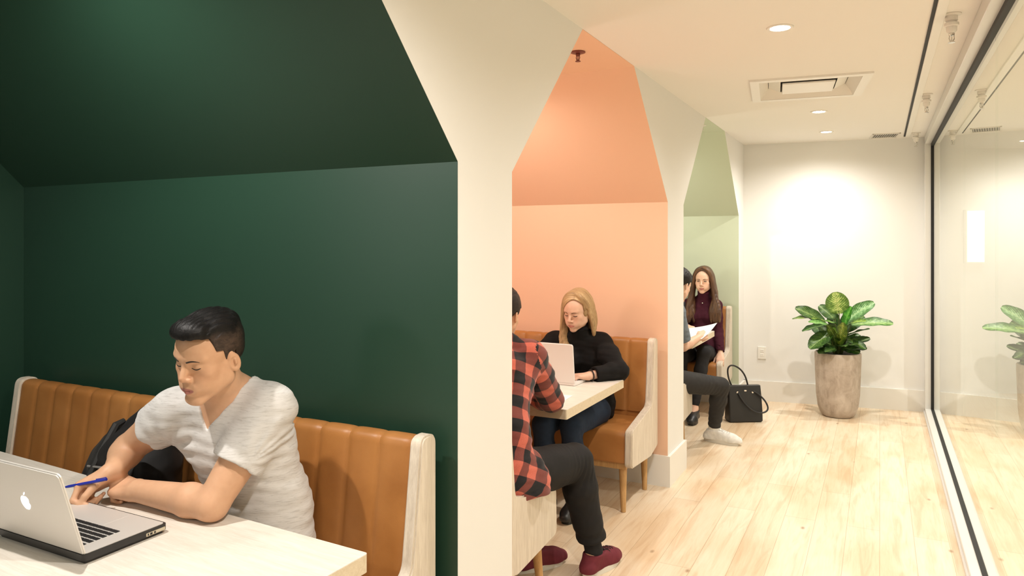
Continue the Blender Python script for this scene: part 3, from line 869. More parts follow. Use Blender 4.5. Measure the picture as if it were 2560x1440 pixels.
def skin_mat():
    m = mat('skin', (.7, .45, .32), .48, spec=.4); t = NT(m)
    a = t.n('ShaderNodeVertexColor'); a.layer_name = 'tint'
    v = t.coord(); n = t.noise(v, 60, 3)
    t.color(t.mix(.12, a.outputs[0], t.ramp(n, [(.35, (.72, .55, .48)), (.65, (1, 1, 1))]), 'MULTIPLY'))
    t.b.inputs['Subsurface Weight'].default_value = .12; t.b.inputs['Subsurface Radius'].default_value = (.012, .005, .003); t.b.inputs['Subsurface Scale'].default_value = .6
    t.bump(t.noise(v, 420, 2), .06, .0008)
    return m
M['skin'] = skin_mat()
def hair_mat(name, c1, c2, c3, rough=.42, st=.5):
    m = mat(name, c1, rough, spec=.45); t = NT(m)
    u = t.n('ShaderNodeUVMap'); u.uv_map = 'strand'; mp = t.n('ShaderNodeMapping'); mp.inputs['Scale'].default_value = (260, 9, 1); t.l(u.outputs[0], mp.inputs[0])
    n = t.noise(mp.outputs[0], 1., 3, .6, .3); mp2 = t.n('ShaderNodeMapping'); mp2.inputs['Scale'].default_value = (60, 5, 1); t.l(u.outputs[0], mp2.inputs[0]); n2 = t.noise(mp2.outputs[0], 1., 2)
    f = t.math('ADD', t.math('MULTIPLY', n, .55), t.math('MULTIPLY', n2, .45))
    t.color(t.ramp(f, [(.34, c2), (.5, c1), (.66, c3)])); t.bump(n, st, .003)
    return m
# ------------------------------------------------------------------ clothes and hair
def torso_frame(J): 
    up = unit(J['neck'] - J['chest']); lat = unit(J['shL'] - J['shR']); lat = unit(lat - up * lat.dot(up)); f = np.cross(lat, up) * -1
    f = np.cross(up, lat) * 1.
    if f.dot(J['fwd']) < 0: f = -f
    return Frame(J['neck'], lat, f, up)

def top_sdf(J, g, pad, fem, sleeve, neckline, vdepth=.09, vwide=.075, back=.015, slr=.016, fold=.0035, turtle=None, hem=None, flare=0., seed=0., neck_r=.055, hw=.16, ag=1., l0=0., slv={}, tee=0.):
    """a shirt: shell over the torso and sleeves. sleeve: fraction of the arm (1 = elbow, 2 = wrist)"""
    s = SDF(); T = torso_frame(J)
    for q in 'LR':
        sh, el, wr = J['sh' + q], J['el' + q], J['wr' + q]
        R = [x * g * ag + slr for x in (.052, .050, .041, .042, .040, .029)]
        if sleeve <= 1:
            e = sh + (el - sh) * slv.get(q, sleeve); ax = unit(el - sh)
            s.cone(sh, e + ax * .012, R[0] + .002, R[1] + .004, .022)
            s.cone(sh + (el - sh) * .38, el, .047 * g * ag + .003, .041 * g * ag + .005, .002, True)
        else:
            e = el + (wr - el) * (sleeve - 1); ax = unit(wr - el)
            s.cone(sh, sh + (el - sh) * .45, R[0], R[1], .022); s.cone(sh + (el - sh) * .45, el, R[1], R[2], .022)
            s.cone(el, el + (wr - el) * .28, R[3], R[4], .014); s.cone(el + (wr - el) * .28, e + ax * .012, R[4], R[4] * (1 - (sleeve - 1)) + R[5] * (sleeve - 1), .014)
            s.cone(e - ax * .05, e + ax * .05, .033 * g + .003, .031 * g + .003, .002, True)
        s.fun(lambda P, e=e, ax=ax: np.maximum(-((P - e) @ ax), np.sqrt(((P - e) ** 2).sum(-1)) - .10), e - .1, e + .1, .003, True)
    torso_sdf(s, J, g, pad, fem)
    if hem is not None: s.cone(J['pelvis'], hem, hw * g + pad, hw * g + pad + flare, .03, n=J['fwd'], sq=.72)
    if turtle is not None:
        a, b = J['neck'] - (J['neck'] - J['chest']) * .1, turtle
        s.cone(a, b, (neck_r + .016) * g, (neck_r + .014) * g, .02)
        ax = unit(b - a); e = b + ax * .014
        s.fun(lambda P: np.maximum(-((P - e) @ ax), np.sqrt(((P - e) ** 2).sum(-1)) - .11), e - .1, e + .1, .003, True)
        pass
    else:
        def cut(P):
            L = T.loc(P); l, f, u = L[..., 0], L[..., 1], L[..., 2]; l = l - l0 * np.clip(-u / .06, 0, 1) * (f > 0)
            w = np.clip(f / .05 + .5, 0, 1)
            if neckline == 'v': fr = -vdepth + np.abs(l) * (vdepth + back + .02) / vwide
            else: fr = -vdepth + (np.abs(l) / vwide) ** 2 * (vdepth + back)
            bk = back + 0 * l + np.clip(np.abs(l) - vwide, 0, 1) * 4
            fr = np.maximum(fr, -vdepth)
            thr = fr * w + bk * (1 - w)
            thr = np.where(np.abs(l) > vwide, np.maximum(thr, back + (np.abs(l) - vwide) * 4), thr)
            return (thr - u) * .5
        s.fun(cut, J['neck'] - .2, J['neck'] + .2, .003, True)
    if tee:
        def tf(P):
            L = T.loc(P); l, f, u = L[..., 0], L[..., 1], L[..., 2]; d = 0
            w = np.clip((-.16 - u) / .10, 0, 1)
            d = d + tee * w * np.sin(u * 150 + 2.6 * np.sin(l * 16 + 1) + 1.6 * np.sin(f * 20)) * (.5 + .5 * np.sin(l * 9 + f * 14 + 2))
            for q in 'LR':
                sh, el = J['sh' + q], J['el' + q]; ap = sh - (J['neck'] - J['chest']) * .55 + (sh - J['neck']) * .05 + J['fwd'] * .04
                r = P - ap; rr = np.sqrt((r * r).sum(-1)); ax = unit(el - sh); c1 = unit(np.cross(ax, J['fwd'])); a = np.arctan2(r @ unit(J['neck'] - J['chest']), r @ unit(sh - J['neck']))
                d = d + tee * .9 * np.exp(-((rr - .07) / .06) ** 2) * np.sin(a * 9 + 2 * wob(P, 14, 1.))
            return d
        s.dis.append(tf)
    if fold:
        def folds(P):
            q = P.copy(); return fold * (.6 * wob(P * np.array([1, 1, 2.2]), 30, seed) + .5 * wob(P * np.array([1.3, 1.3, 4.2]), 34, seed + 2))
        s.dis.append(folds)
    return s

def crease(s, J, amp):
    """folds that gather behind and over the knees and at the hip"""
    def f(P):
        d = np.zeros(P.shape[:-1])
        for q in 'LR':
            k, h, a = J['knee' + q], J['hip' + q], J['ank' + q]
            r = np.sqrt(((P - k) ** 2).sum(-1)); b = unit(unit(h - k) + unit(a - k)); inner = np.clip(((P - k) @ b) / .06 + .4, 0, 1)
            t = unit(unit(h - k) - unit(a - k)); x = (P - k) @ t
            d += amp * .9 * inner * np.exp(-(r / .13) ** 2) * np.sin(x * 190 + 9 * ((P - k) @ b) / .1)
            r2 = np.sqrt(((P - a) ** 2).sum(-1)); d += amp * .6 * np.exp(-((r2 - .05) / .09) ** 2) * np.sin(r2 * 170 + 2 * wob(P, 25, 1.))
        return d
    s.dis.append(f)

def trousers_sdf(J, g, pad=.012, cut=.93, fold=.003, seed=1.):
    s = SDF(); crease(s, J, fold)
    s.cone(J['pelvis'], J['pelvis'] + (J['waist'] - J['pelvis']) * .45, (.142) * g + pad * .5, .128 * g + pad * .5, .03, n=J['fwd'], sq=.72)
    legs_sdf(s, J, g, pad, .022, cut)
    for q in 'LR':
        e = J['knee' + q] + (J['ank' + q] - J['knee' + q]) * (cut + .02); ax = unit(J['ank' + q] - J['knee' + q])
        s.fun(lambda P, e=e, ax=ax: np.maximum(-((P - e) @ ax), np.sqrt(((P - e) ** 2).sum(-1)) - .11), e - .1, e + .1, .003, True)
    def folds(P): return fold * (.6 * wob(P, 22, seed) + .4 * wob(P * np.array([1.2, 1.2, 2.2]), 30, seed + 3))
    s.dis.append(folds)
    return s

def short_hair(name, H, sc, m, parent, line, top=.012, quiff=.02, side=.004, hh=.0028, side_col=(.060, .040, .030), col=(.006, .005, .005), seed=0.):
    s = SDF()
    def E(c, r, k=.012): s.ell(tuple(x * sc for x in c), tuple(x * sc for x in r), k * sc, False, H)
    E((0, -.013, .036), (.0745 + side, .0955 + side, .083 + side)); E((0, .030, .026), (.0640 + side * .6, .057 + side * .6, .066 + side * .6), .02)
    E((0, -.01, .078), (.066, .092, .037 + top), .015); E((0, .056, .090), (.056, .042, .012 + quiff), .018)
    E((0, -.05, .0), (.060, .058, .05))
    xs, ys = zip(*line)
    def cut(P):
        L = H.loc(P) / sc; l, f, u = L[..., 0], L[..., 1], L[..., 2]
        return (u - np.interp(f, xs, ys) - .0012 * np.sin(l * 330 + seed) * (f > .05)) * sc * .7
    c = H.w((0, 0, 0)); s.fun(cut, c - .2, c + .2, .002, True)
    def strands(P):
        L = H.loc(P) / sc; l, f, u = L[..., 0], L[..., 1], L[..., 2]
        k = np.clip((u - .055) / .03, 0, 1)
        return -k * np.clip((.085 - f) / .04, .15, 1) * (.0012 * np.sin(l * 640 + 2.2 * np.sin(f * 45 + seed) + 1.5 * np.sin(u * 60)) + .0010 * np.sin(f * 130 + l * 420 + seed))
    s.dis.append(strands)
    Vt, F = mesh_sdf(s, hh, it=0); me = mesh_np(name, Vt, F)
    L = H.loc(Vt) / sc; k = np.clip((.082 - L[:, 2] + .02 * np.sin(L[:, 1] * 60) * .3) / .022, 0, 1) * np.clip((np.abs(L[:, 0]) - .040) / .016, 0, 1) * np.clip((L[:, 1] + .085) / .05, 0, 1)
    c_ = np.asarray(col) * (1 - k[:, None]) + np.asarray(side_col) * k[:, None]; set_color(me, c_)
    return link(name, me, m, parent)
def tint_hair(name, rough=.38):
    m = mat(name, (.02, .02, .02), rough, spec=.25); t = NT(m); a = t.n('ShaderNodeVertexColor'); a.layer_name = 'tint'
    n = t.noise(t.coord((170, 60, 120)), 1., 3, .6, .6); t.color(t.mix(.75, a.outputs[0], t.ramp(n, [(.3, (.35, .35, .35)), (.65, (1.35, 1.3, 1.25))]), 'MULTIPLY')); t.bump(n, .45, .003); return m
M["hair_short"] = tint_hair("dark_short_hair", .5)

def long_hair(name, H, sc, m, parent, locks, hh=.004, col=None, part=0., cap=.010, face=.055):
    """cap on the skull plus locks (lists of points in head coordinates with radii)"""
    s = SDF(); cen, tan, alo, idx = [], [], [], []
    def E(c, r, k=.012): s.ell(tuple(x * sc for x in c), tuple(x * sc for x in r), k * sc, False, H)
    E((0, -.013, .038), (.072 + cap, .094 + cap, .082 + cap)); E((0, -.03, -.01), (.070 + cap, .070 + cap, .075))
    def cut(P):
        L = H.loc(P) / sc; l, f, u = L[..., 0], L[..., 1], L[..., 2]
        a = np.abs(l - part)
        top = .095 - 13. * a ** 2          # hairline falls from the parting to the temples
        return -np.minimum(f - (.030 - .25 * np.clip(.03 - u, 0, .1)), top - u) * sc * .8
    c = H.w((0, 0, 0)); s.fun(cut, c - .2, c + .2, .004, True)
    for pts, rads, sq in locks:
        W = [H.w(tuple(x * sc for x in p)) for p in pts]
        # smooth the path
        n = len(W); t = np.linspace(0, n - 1, (n - 1) * 4 + 1); W = np.array([[np.interp(x, range(n), [w[i] for w in W]) for i in range(3)] for x in t]); 
        for _ in range(3): W[1:-1] = .25 * W[:-2] + .5 * W[1:-1] + .25 * W[2:]
        R = np.interp(t, range(n), rads) * sc
        d = np.gradient(W, axis=0); L_ = np.linalg.norm(d, axis=1); cen.append(W); tan.append(d / L_[:, None]); alo.append(np.cumsum(L_)); idx.append(np.full(len(W), float(len(idx))))
        s.chain(list(W), list(R), .010, n=H.R[0] if sq[0] == 'l' else H.R[1], sq=float(sq[1:]))
    def strands(P):
        L = H.loc(P) / sc; l, f, u = L[..., 0], L[..., 1], L[..., 2]
        return .0012 * np.sin(l * 300 + f * 240 + 2.5 * np.sin(u * 16)) * np.clip((.09 - u) / .05, .25, 1)
    s.dis.append(strands)
    Vt, F = mesh_sdf(s, hh, it=1); me = mesh_np(name, Vt, F)
    C = np.concatenate(cen); T_ = np.concatenate(tan); A_ = np.concatenate(alo); I_ = np.concatenate(idx)
    uv = np.empty((len(Vt), 2)); near = np.empty(len(Vt), int)
    for i in range(0, len(Vt), 4000): near[i:i + 4000] = ((Vt[i:i + 4000, None, :] - C[None]) ** 2).sum(-1).argmin(1)
    r = Vt - C[near]; t = T_[near]; n1 = np.cross(t, H.R[1]); n1 /= np.linalg.norm(n1, axis=1)[:, None] + 1e-9; n2 = np.cross(t, n1)
    uv = np.stack([(r * n1).sum(1) + (r * n2).sum(1) * .7 + I_[near] * .37, A_[near] + (r * t).sum(1)], 1)
    set_uv(me, uv, 'strand'); return link(name, me, m, parent), s
def fabric(name, c, rough=.85, weave=900, sheen=0., st=.15):
    m = mat(name, c, rough, spec=.2, sheen=sheen); t = NT(m); v = t.coord()
    n = t.noise(v, 40, 4); t.color(t.ramp(n, [(.3, tuple(x * .88 for x in c)), (.7, tuple(min(1, x * 1.08) for x in c))])); t.bump(t.noise(v, weave, 2), st, .001); return m

def cloth_uv(Vt, J, F):
    """flat coordinates in metres along the torso and along each arm"""
    T = torso_frame(J); L = T.loc(Vt)
    reg = [np.stack([np.arctan2(L[:, 0], -(L[:, 1] - .02) * 1.5) * .17, L[:, 2]], 1)]; rid = np.zeros(len(Vt), int)
    def dseg(a, b):
        ab = b - a; t = np.clip((Vt - a) @ ab / ab.dot(ab), 0, 1); return np.sqrt(((Vt - a - t[:, None] * ab) ** 2).sum(1)), t
    dt = np.minimum(dseg(J['pelvis'], J['chest'])[0], dseg(J['chest'], J['neck'])[0]) / .150
    for q in 'LR':
        for k, (a, b, off) in enumerate(((J['sh' + q], J['el' + q], 0), (J['el' + q], J['wr' + q], 1))):
            d, t = dseg(a, b); d = d / .058; m = d < dt; dt = np.where(m, d, dt)
            ab = b - a; ln = np.linalg.norm(ab); ab = ab / ln; n1 = unit(np.cross(ab, (0, 0, 1))); n2 = np.cross(ab, n1); r = Vt - a
            ang = np.arctan2(r @ n2, r @ n1) * .060
            base = np.linalg.norm(J['el' + q] - J['sh' + q]) if off else 0
            reg.append(np.stack([ang + .3, -(r @ ab + base)], 1)); rid[m] = len(reg) - 1
    hot = np.zeros((len(Vt), len(reg))); hot[np.arange(len(Vt)), rid] = 1
    for _ in range(14):
        acc = hot * 1.
        for a, b in ((0, 1), (1, 2), (2, 3), (3, 0)): np.add.at(acc, F[:, a], hot[F[:, b]]); np.add.at(acc, F[:, b], hot[F[:, a]])
        hot = acc / acc.sum(1, keepdims=True)
    return reg, hot.argmax(1)
def set_uv_regions(me, reg, rid, name='cloth'):
    u = me.uv_layers.new(name=name); li = np.empty(len(me.loops), np.int32); me.loops.foreach_get('vertex_index', li)
    fr = np.repeat(rid[li.reshape(-1, 4)[:, 0]], 4); R_ = np.stack(reg); out = R_[fr, li]
    q = out.reshape(-1, 4, 2); w = q[:, :, 0]; jump = (w.max(1) - w.min(1)) > .15     # faces across the seam of an angle
    w[jump] = w[jump, :1]; u.data.foreach_set('uv', q.astype(np.float32).ravel())
# ------------------------------------------------------------------ the man at the silver laptop
def RH(o, f, roll=0.):
    H = frame_fu(o, f, (0, 0, 1)); l, f_, u = H.R
    return Frame(o, l * math.cos(roll) - u * math.sin(roll), f_, u * math.cos(roll) + l * math.sin(roll))
m = M['tee'] = mat('heather_grey_knit', (.62, .60, .58), .9, spec=.15, sheen=.2); t = NT(m)
n = t.noise(t.coord((22, 22, 190)), 1.3, 4, .65, .5); n2 = t.noise(t.coord((5, 5, 5)), 8, 2)
t.color(t.ramp(n, [(.30, (.50, .475, .46)), (.46, (.64, .62, .605)), (.7, (.71, .69, .68))])); t.bump(t.noise(t.coord(), 700, 2), .15, .001)
M['charcoal'] = fabric('charcoal_cloth', (.022, .021, .022)); M['black_knit'] = fabric('black_knit', (.008, .0075, .0075))
M['sole'] = mat('off_white_rubber', (.72, .68, .60), .6)
SK1 = (.66, .385, .235); LIP1 = (.42, .155, .135)
sc = 1.04
H = RH(V3(-1.746, 1.472, 1.2245), V3(.045, -.965, -.25), .10)
lat = unit(V3(-1.631, 1.62, 0) - V3(-2.0, 1.53, 0))
J = dict(shL=V3(-1.650, 1.615, 1.045), shR=V3(-1.965, 1.535, 1.018), elL=V3(-1.708, 1.450, .799), wrL=V3(-2.010, 1.432, .797), elR=V3(-2.190, 1.530, .878), wrR=V3(-2.108, 1.425, .846),
         pelvis=V3(-1.725, 1.665, .575), waist=V3(-1.735, 1.675, .72), chest=V3(-1.780, 1.625, .925), neck=V3(-1.790, 1.575, 1.085), fwd=unit(V3(.20, -.98, -.05)),
         hipL=V3(-1.63, 1.62, .525), hipR=V3(-1.81, 1.62, .525), kneeL=V3(-1.62, 1.17, .54), kneeR=V3(-1.86, 1.16, .54), ankL=V3(-1.58, 1.22, .09), ankR=V3(-1.90, 1.16, .09), toeL=V3(-1.57, 1.05, 0), toeR=V3(-1.93, .98, 0))
hands = dict(L=dict(d=V3(-1, -.06, .0), palm=V3(-.03, .40, -.90), side=V3(0, .9, .4), curl=[(1.15, 1.4, .9), (1.2, 1.4, .9), (1.25, 1.4, .9), (1.3, 1.4, .9)], thumb=(.75, .15, .45), tc=(.5, .5)),
             R=dict(d=V3(-.50, -.72, -.50), palm=V3(.18, -.55, -.80), side=V3(.65, -.6, 0), curl=[(.80, 1.15, .5), (1.05, 1.45, .8), (1.15, 1.5, .8), (1.2, 1.5, .8)], spread=.0, thumb=(.86, .22, .42), tc=(.2, .55), sc=1.06))
me, bs, tips1 = person_body('person', J, H, SK1, LIP1, hands, 1.0, False, sc, h=.0042, hh=.0021, neck_r=.060, nose=.006, ag=1.22)
man = link('person', me, M['skin']); tag(man, 'young man with short black hair in a pale grey T-shirt, writing by the silver laptop', 'person')
ts = top_sdf(J, 1.0, .010, False, .60, 'v', vdepth=.074, vwide=.080, back=.012, hem=V3(-1.72, 1.66, .53), hw=.150, seed=.4, ag=1.16, l0=-.034, slv=dict(R=.40, L=.60), tee=.0030)
sdf_obj('t_shirt', ts, .0042, M['tee'], man)
sdf_obj('trousers', trousers_sdf(J, 1.0), .007, M['charcoal'], man)
for q in 'LR': shoe(J, q, M['black'], M['sole'], man, h=.006)
M['brow_dark'] = mat('dark_brow', (.040, .026, .019), .8); M['lash'] = mat('dark_lash', (.012, .008, .007), .6)
line = [(-.13, -.060), (-.06, -.055), (-.040, -.030), (-.026, .018), (-.017, -.004), (.005, -.004), (.015, .030), (.036, .034), (.043, .072), (.075, .080), (.14, .080)]
short_hair('hair', H, sc, M['hair_short'], man, line, hh=.0023)
face_lines(bs, H, sc, M['brow_dark'], M['lash'], man)
# ------------------------------------------------------------------ the others
RELAX = [(.35, .5, .3), (.4, .55, .3), (.45, .6, .35), (.5, .6, .35)]
GRIP = [(.6, .9, .5), (.65, .95, .5), (.7, 1., .5), (.75, 1., .5)]
SK2 = (.74, .47, .34); LIP2 = (.56, .22, .18)
m = M['plaid'] = mat('red_black_plaid', (.5, .1, .08), .9, spec=.1, sheen=.15); t = NT(m)
uvn = t.n('ShaderNodeUVMap'); uvn.uv_map = 'cloth'; sp = t.n('ShaderNodeSeparateXYZ'); t.l(uvn.outputs[0], sp.inputs[0])
def stripe(o): return t.math('GREATER_THAN', t.math('FRACT', t.math('ADD', t.math('MULTIPLY', o, 1 / .106), 50.)), .5)
a_ = t.math('MULTIPLY', t.math('ADD', stripe(sp.outputs[0]), stripe(sp.outputs[1])), .5)
tw = t.noise(t.coord((1, 1, 1)), 500, 2)
c = t.ramp(a_, [(0., (.58, .150, .105)), (.5, (.200, .062, .052)), (1., (.022, .022, .024))]); t.b.inputs['Base Color'].default_value = (1, 1, 1, 1)
t.color(t.mix(.35, c, t.ramp(tw, [(.35, (.55, .55, .55)), (.65, (1.2, 1.2, 1.2))]), 'MULTIPLY')); t.bump(tw, .15, .001)
M['blackdenim'] = fabric('black_denim', (.016, .015, .015), .75, 700); M['denim'] = fabric('blue_denim', (.020, .036, .072), .75, 700)
M['greydenim'] = fabric('washed_black_denim', (.034, .032, .031), .75, 700)
M['maroon'] = fabric('maroon_canvas', (.16, .028, .040), .8, 700); M['whitecanvas'] = fabric('white_canvas', (.80, .78, .74), .8, 700)
M['lacew'] = mat('white_lace', (.7, .68, .64), .8); M['laceb'] = mat('black_lace', (.015, .014, .014), .8)
M['burgundy'] = fabric('burgundy_knit', (.055, .010, .020), .9, 500); M['bluegrey'] = fabric('blue_grey_cotton', (.16, .19, .22), .9, 700)
m = M['floral'] = mat('grey_floral_cotton', (.1, .1, .1), .9, spec=.15); t = NT(m)
vo = t.n('ShaderNodeTexVoronoi'); vo.inputs['Scale'].default_value = 13; t.l(t.coord(), vo.inputs['Vector'])
t.color(t.ramp(vo.outputs['Distance'], [(.30, (.62, .32, .28)), (.36, (.085, .085, .095))]))

# --- man in plaid, seen from behind
H = RH(V3(-1.588, 3.008, 1.215), V3(-.10, .95, -.30))
J = dict(shL=V3(-1.745, 2.92, 1.035), shR=V3(-1.405, 2.93, 1.035), elL=V3(-1.80, 3.13, .80), wrL=V3(-1.70, 3.36, .785), elR=V3(-1.392, 3.135, .803), wrR=V3(-1.60, 3.29, .790),
         pelvis=V3(-1.435, 2.655, .575), waist=V3(-1.455, 2.69, .73), chest=V3(-1.525, 2.82, .92), neck=V3(-1.575, 2.94, 1.085), fwd=V3(0, 1, 0),
         hipL=V3(-1.55, 2.72, .555), hipR=V3(-1.375, 2.72, .562), kneeL=V3(-1.60, 3.10, .53), kneeR=V3(-1.275, 3.140, .525), ankL=V3(-1.475, 3.075, .10), ankR=V3(-1.195, 3.185, .105), toeL=V3(-1.36, 3.25, 0), toeR=V3(-1.135, 3.40, 0))
hands = dict(R=dict(d=V3(-.95, .3, -.05), palm=V3(.1, .3, -.9), side=V3(0, 1, 0), curl=GRIP), L=dict(d=V3(.5, .85, -.05), palm=V3(0, 0, -1), side=V3(1, 0, 0), curl=RELAX))
me, bs, _ = person_body('person', J, H, SK1, LIP1, hands, 1.0, False, 1.0, h=.005, hh=.0032, neck_r=.058)
p = link('person', me, M['skin']); tag(p, 'person in a red and black plaid shirt seen from behind, at the bench end', 'person')
ts = top_sdf(J, 1.0, .014, False, 1.85, 'c', vdepth=.02, vwide=.066, back=.02, slr=.018, hem=V3(-1.40, 2.72, .53), hw=.155, flare=.012, fold=.006, seed=1.3)
ts.fun(lambda P: P[..., 2] - .492 - .012 * np.sin(P[..., 0] * 14), V3(-2, 2.3, .2), V3(-1.0, 3.3, .56), .004, True)
sh, Vt = sdf_obj('plaid_shirt', ts, .005, M['plaid'], p); set_uv_regions(sh.data, *cloth_uv(Vt, J, np.array([p_.vertices[:] for p_ in sh.data.polygons])))
sdf_obj('trousers', trousers_sdf(J, 1.0, .027, .86, .006), .005, M['blackdenim'], p)
for q in 'LR':
    s = SDF(); s.cone(J['ank' + q] + unit(J['knee' + q] - J['ank' + q]) * .13, J['ank' + q], .046, .041); s.cone(J['ank' + q], J['ank' + q] - V3(0, 0, .04), .040, .026); s.cone(J['ank' + q] - V3(0, 0, .02), J['ank' + q] - V3(0, 0, .040) + foot_dir(J, q) * .05, .034, .024); sdf_obj('sock', s, .005, M['charcoal'], p)
shoe(J, 'R', M['maroon'], M['sole'], p, lace=M['laceb'], h=.0035); shoe(J, 'L', M['maroon'], M['sole'], p, h=.005)
lineb = [(-.14, -.085), (-.06, -.075), (-.045, -.045), (-.026, .016), (-.016, -.01), (.006, -.01), (.014, .030), (.036, .036), (.043, .066), (.14, .066)]
short_hair('hair', H, 1.0, M['hair_short'], p, lineb, top=.016, side=.013, hh=.004, side_col=(.022, .014, .010), col=(.022, .014, .010), seed=2.)

# --- blonde woman in black
H = RH(V3(-1.641, 4.080, 1.135), V3(-.14, -.96, -.25), .03); sc = .955
J = dict(shL=V3(-1.530, 4.205, .930), shR=V3(-1.800, 4.120, .930), elL=V3(-1.368, 4.065, .795), wrL=V3(-1.487, 3.900, .785), elR=V3(-1.925, 4.02, .795), wrR=V3(-1.79, 3.90, .785),
         pelvis=V3(-1.615, 4.225, .56), waist=V3(-1.625, 4.245, .69), chest=V3(-1.645, 4.215, .83), neck=V3(-1.660, 4.155, .985), fwd=unit(V3(.24, -.97, 0)),
         hipL=V3(-1.535, 4.13, .530), hipR=V3(-1.70, 4.12, .530), kneeL=V3(-1.535, 3.74, .525), kneeR=V3(-1.69, 3.70, .525), ankL=V3(-1.545, 3.82, .10), ankR=V3(-1.72, 3.80, .10), toeL=V3(-1.54, 3.62, 0), toeR=V3(-1.75, 3.60, 0), footL=.23)
TYPE = [(.25, .55, .35), (.3, .6, .35), (.35, .6, .35), (.4, .6, .35)]
hands = dict(L=dict(d=V3(-.72, -.62, -.04), palm=V3(0, 0, -1), side=V3(-.6, .7, 0), curl=TYPE, sc=.9, thumb=(.75, .5, .1)), R=dict(d=V3(.6, -.75, -.04), palm=V3(0, 0, -1), side=V3(.7, .6, 0), curl=TYPE, sc=.9))
me, bs, _ = person_body('person', J, H, SK2, LIP2, hands, .88, True, sc, h=.0048, hh=.0026, neck_r=.050)
p = link('person', me, M['skin']); tag(p, 'young woman with long blonde hair in a black turtleneck sweater, typing', 'person')
ts = top_sdf(J, .88, .012, True, 1.86, 'c', turtle=H.w((0, -.012, -.100)), slr=.020, hem=V3(-1.615, 4.21, .52), hw=.165, fold=.005, seed=2.1, neck_r=.050)
sdf_obj('turtleneck_sweater', ts, .005, M['black_knit'], p)
sdf_obj('jeans', trousers_sdf(J, .9, .010), .006, M['denim'], p)
for q in 'LR': shoe(J, q, M['black'], M['black'], p, h=.006, L=.23)
M['blonde'] = hair_mat('blonde_hair', (.46, .30, .145), (.20, .115, .05), (.68, .50, .28))
locks = []
r = random.Random(4)
for k in range(9):
    o = k / 8; j = lambda a: r.uniform(-a, a)
    locks.append(([(.020, .030 - .09 * o, .124), (-.030, .030 - .09 * o, .120), (-.066, .024 - .08 * o, .082), (-.086, .018 - .06 * o, .020), (-.094, .020 - .05 * o, -.06), (-.098 + j(.006), .036 - .03 * o, -.14), (-.094 + .03 * o + j(.012), .070 - .01 * o, -.20 - .012 * k % .05), (-.080 + .03 * o + j(.014), .085 + j(.01), -.262 + j(.02))], [.010, .013, .015, .016, .018, .019, .017, .006], 'l.8'))
for k in range(8):
    o = k / 7
    locks.append(([(.024, .030 - .09 * o, .124), (.054, .026 - .08 * o, .106), (.076, .010 - .07 * o, .066), (.084, -.012 - .04 * o, .020), (.086, -.024 - .04 * o, -.03), (.090 + r.uniform(-.006, .006), -.034 - .03 * o, -.09), (.084 - .03 * o, -.045 - .03 * o, -.165 - .02 * (k % 3))], [.010, .013, .014, .014, .016, .015, .006], 'l.8'))
for k in range(5):
    x = -.05 + .025 * k; locks.append(([(x * .5, -.07, .10), (x, -.10, .03), (x, -.105, -.06), (x * 1.1, -.10, -.17)], [.02, .024, .026, .014], 'f.8'))
long_hair('hair', H, sc, M['blonde'], p, locks, hh=.0036, part=.018)
M['brow_fair'] = mat('fair_brow', (.17, .085, .04), .8); M['lash_f'] = mat('brown_lash', (.045, .022, .016), .7)
face_lines(bs, H, sc, M['brow_fair'], M['lash_f'], p, True, True, 1.5, M['lash_f'])
mb = MB(); ax = unit(J['wrL'] - J['elL']); c0 = J['wrL'] - ax * .008; n1 = unit(np.cross(ax, (0, 0, 1))); n2 = np.cross(ax, n1)
mb.tube([c0 + .031 * (math.cos(a) * n1 + math.sin(a) * n2) for a in np.linspace(0, 2 * PI, 25)], .0035, 8, False); mb.build('bracelet', M['black'], p, True)

# --- man in white sneakers, mostly behind the pier
H = RH(V3(-1.385, 5.575, 1.225), V3(.30, .85, -.42))
J = dict(shL=V3(-1.70, 5.52, 1.02), shR=V3(-1.385, 5.455, 1.02), elL=V3(-1.74, 5.74, .80), wrL=V3(-1.52, 5.88, .80), elR=V3(-1.358, 5.585, .745), wrR=V3(-1.275, 5.785, .800),
         pelvis=V3(-1.52, 5.235, .575), waist=V3(-1.525, 5.265, .73), chest=V3(-1.53, 5.37, .91), neck=V3(-1.50, 5.475, 1.07), fwd=unit(V3(.15, 1, 0)),
         hipL=V3(-1.59, 5.31, .525), hipR=V3(-1.42, 5.30, .525), kneeL=V3(-1.70, 5.72, .53), kneeR=V3(-1.085, 5.625, .455), ankL=V3(-1.75, 5.70, .10), ankR=V3(-1.150, 5.715, .105), toeL=V3(-1.80, 5.92, 0), toeR=V3(-.93, 5.69, 0), footL=.26)
hands = dict(R=dict(d=V3(.28, .92, .10), palm=V3(-.75, .1, -.55), side=V3(-.5, 0, .8), curl=GRIP, thumb=(.8, .4, .3)), L=dict(d=V3(.8, .5, -.05), palm=V3(0, 0, -1), side=V3(.5, -.8, 0), curl=RELAX))
me, bs, _ = person_body('person', J, H, SK2, LIP1, hands, 1.0, False, 1.0, h=.0055, hh=.004)
p = link('person', me, M['skin']); tag(p, 'dark-haired person in a blue-grey T-shirt and white sneakers holding papers', 'person')
sdf_obj('t_shirt', top_sdf(J, 1.0, .012, False, .80, 'c', vdepth=.02, vwide=.07, hem=V3(-1.52, 5.26, .53), hw=.155, seed=3.), .006, M['bluegrey'], p)
sdf_obj('jeans', trousers_sdf(J, 1.0, .010, .93, .004), .0055, M['greydenim'], p)
s = SDF(); s.cone(J['ankR'] + unit(J['kneeR'] - J['ankR']) * .11, J['ankR'], .044, .042); s.cone(J['ankR'], J['ankR'] - V3(0, 0, .05) + foot_dir(J, 'R') * .05, .040, .032); sdf_obj('sock', s, .005, M['whitecanvas'], p)
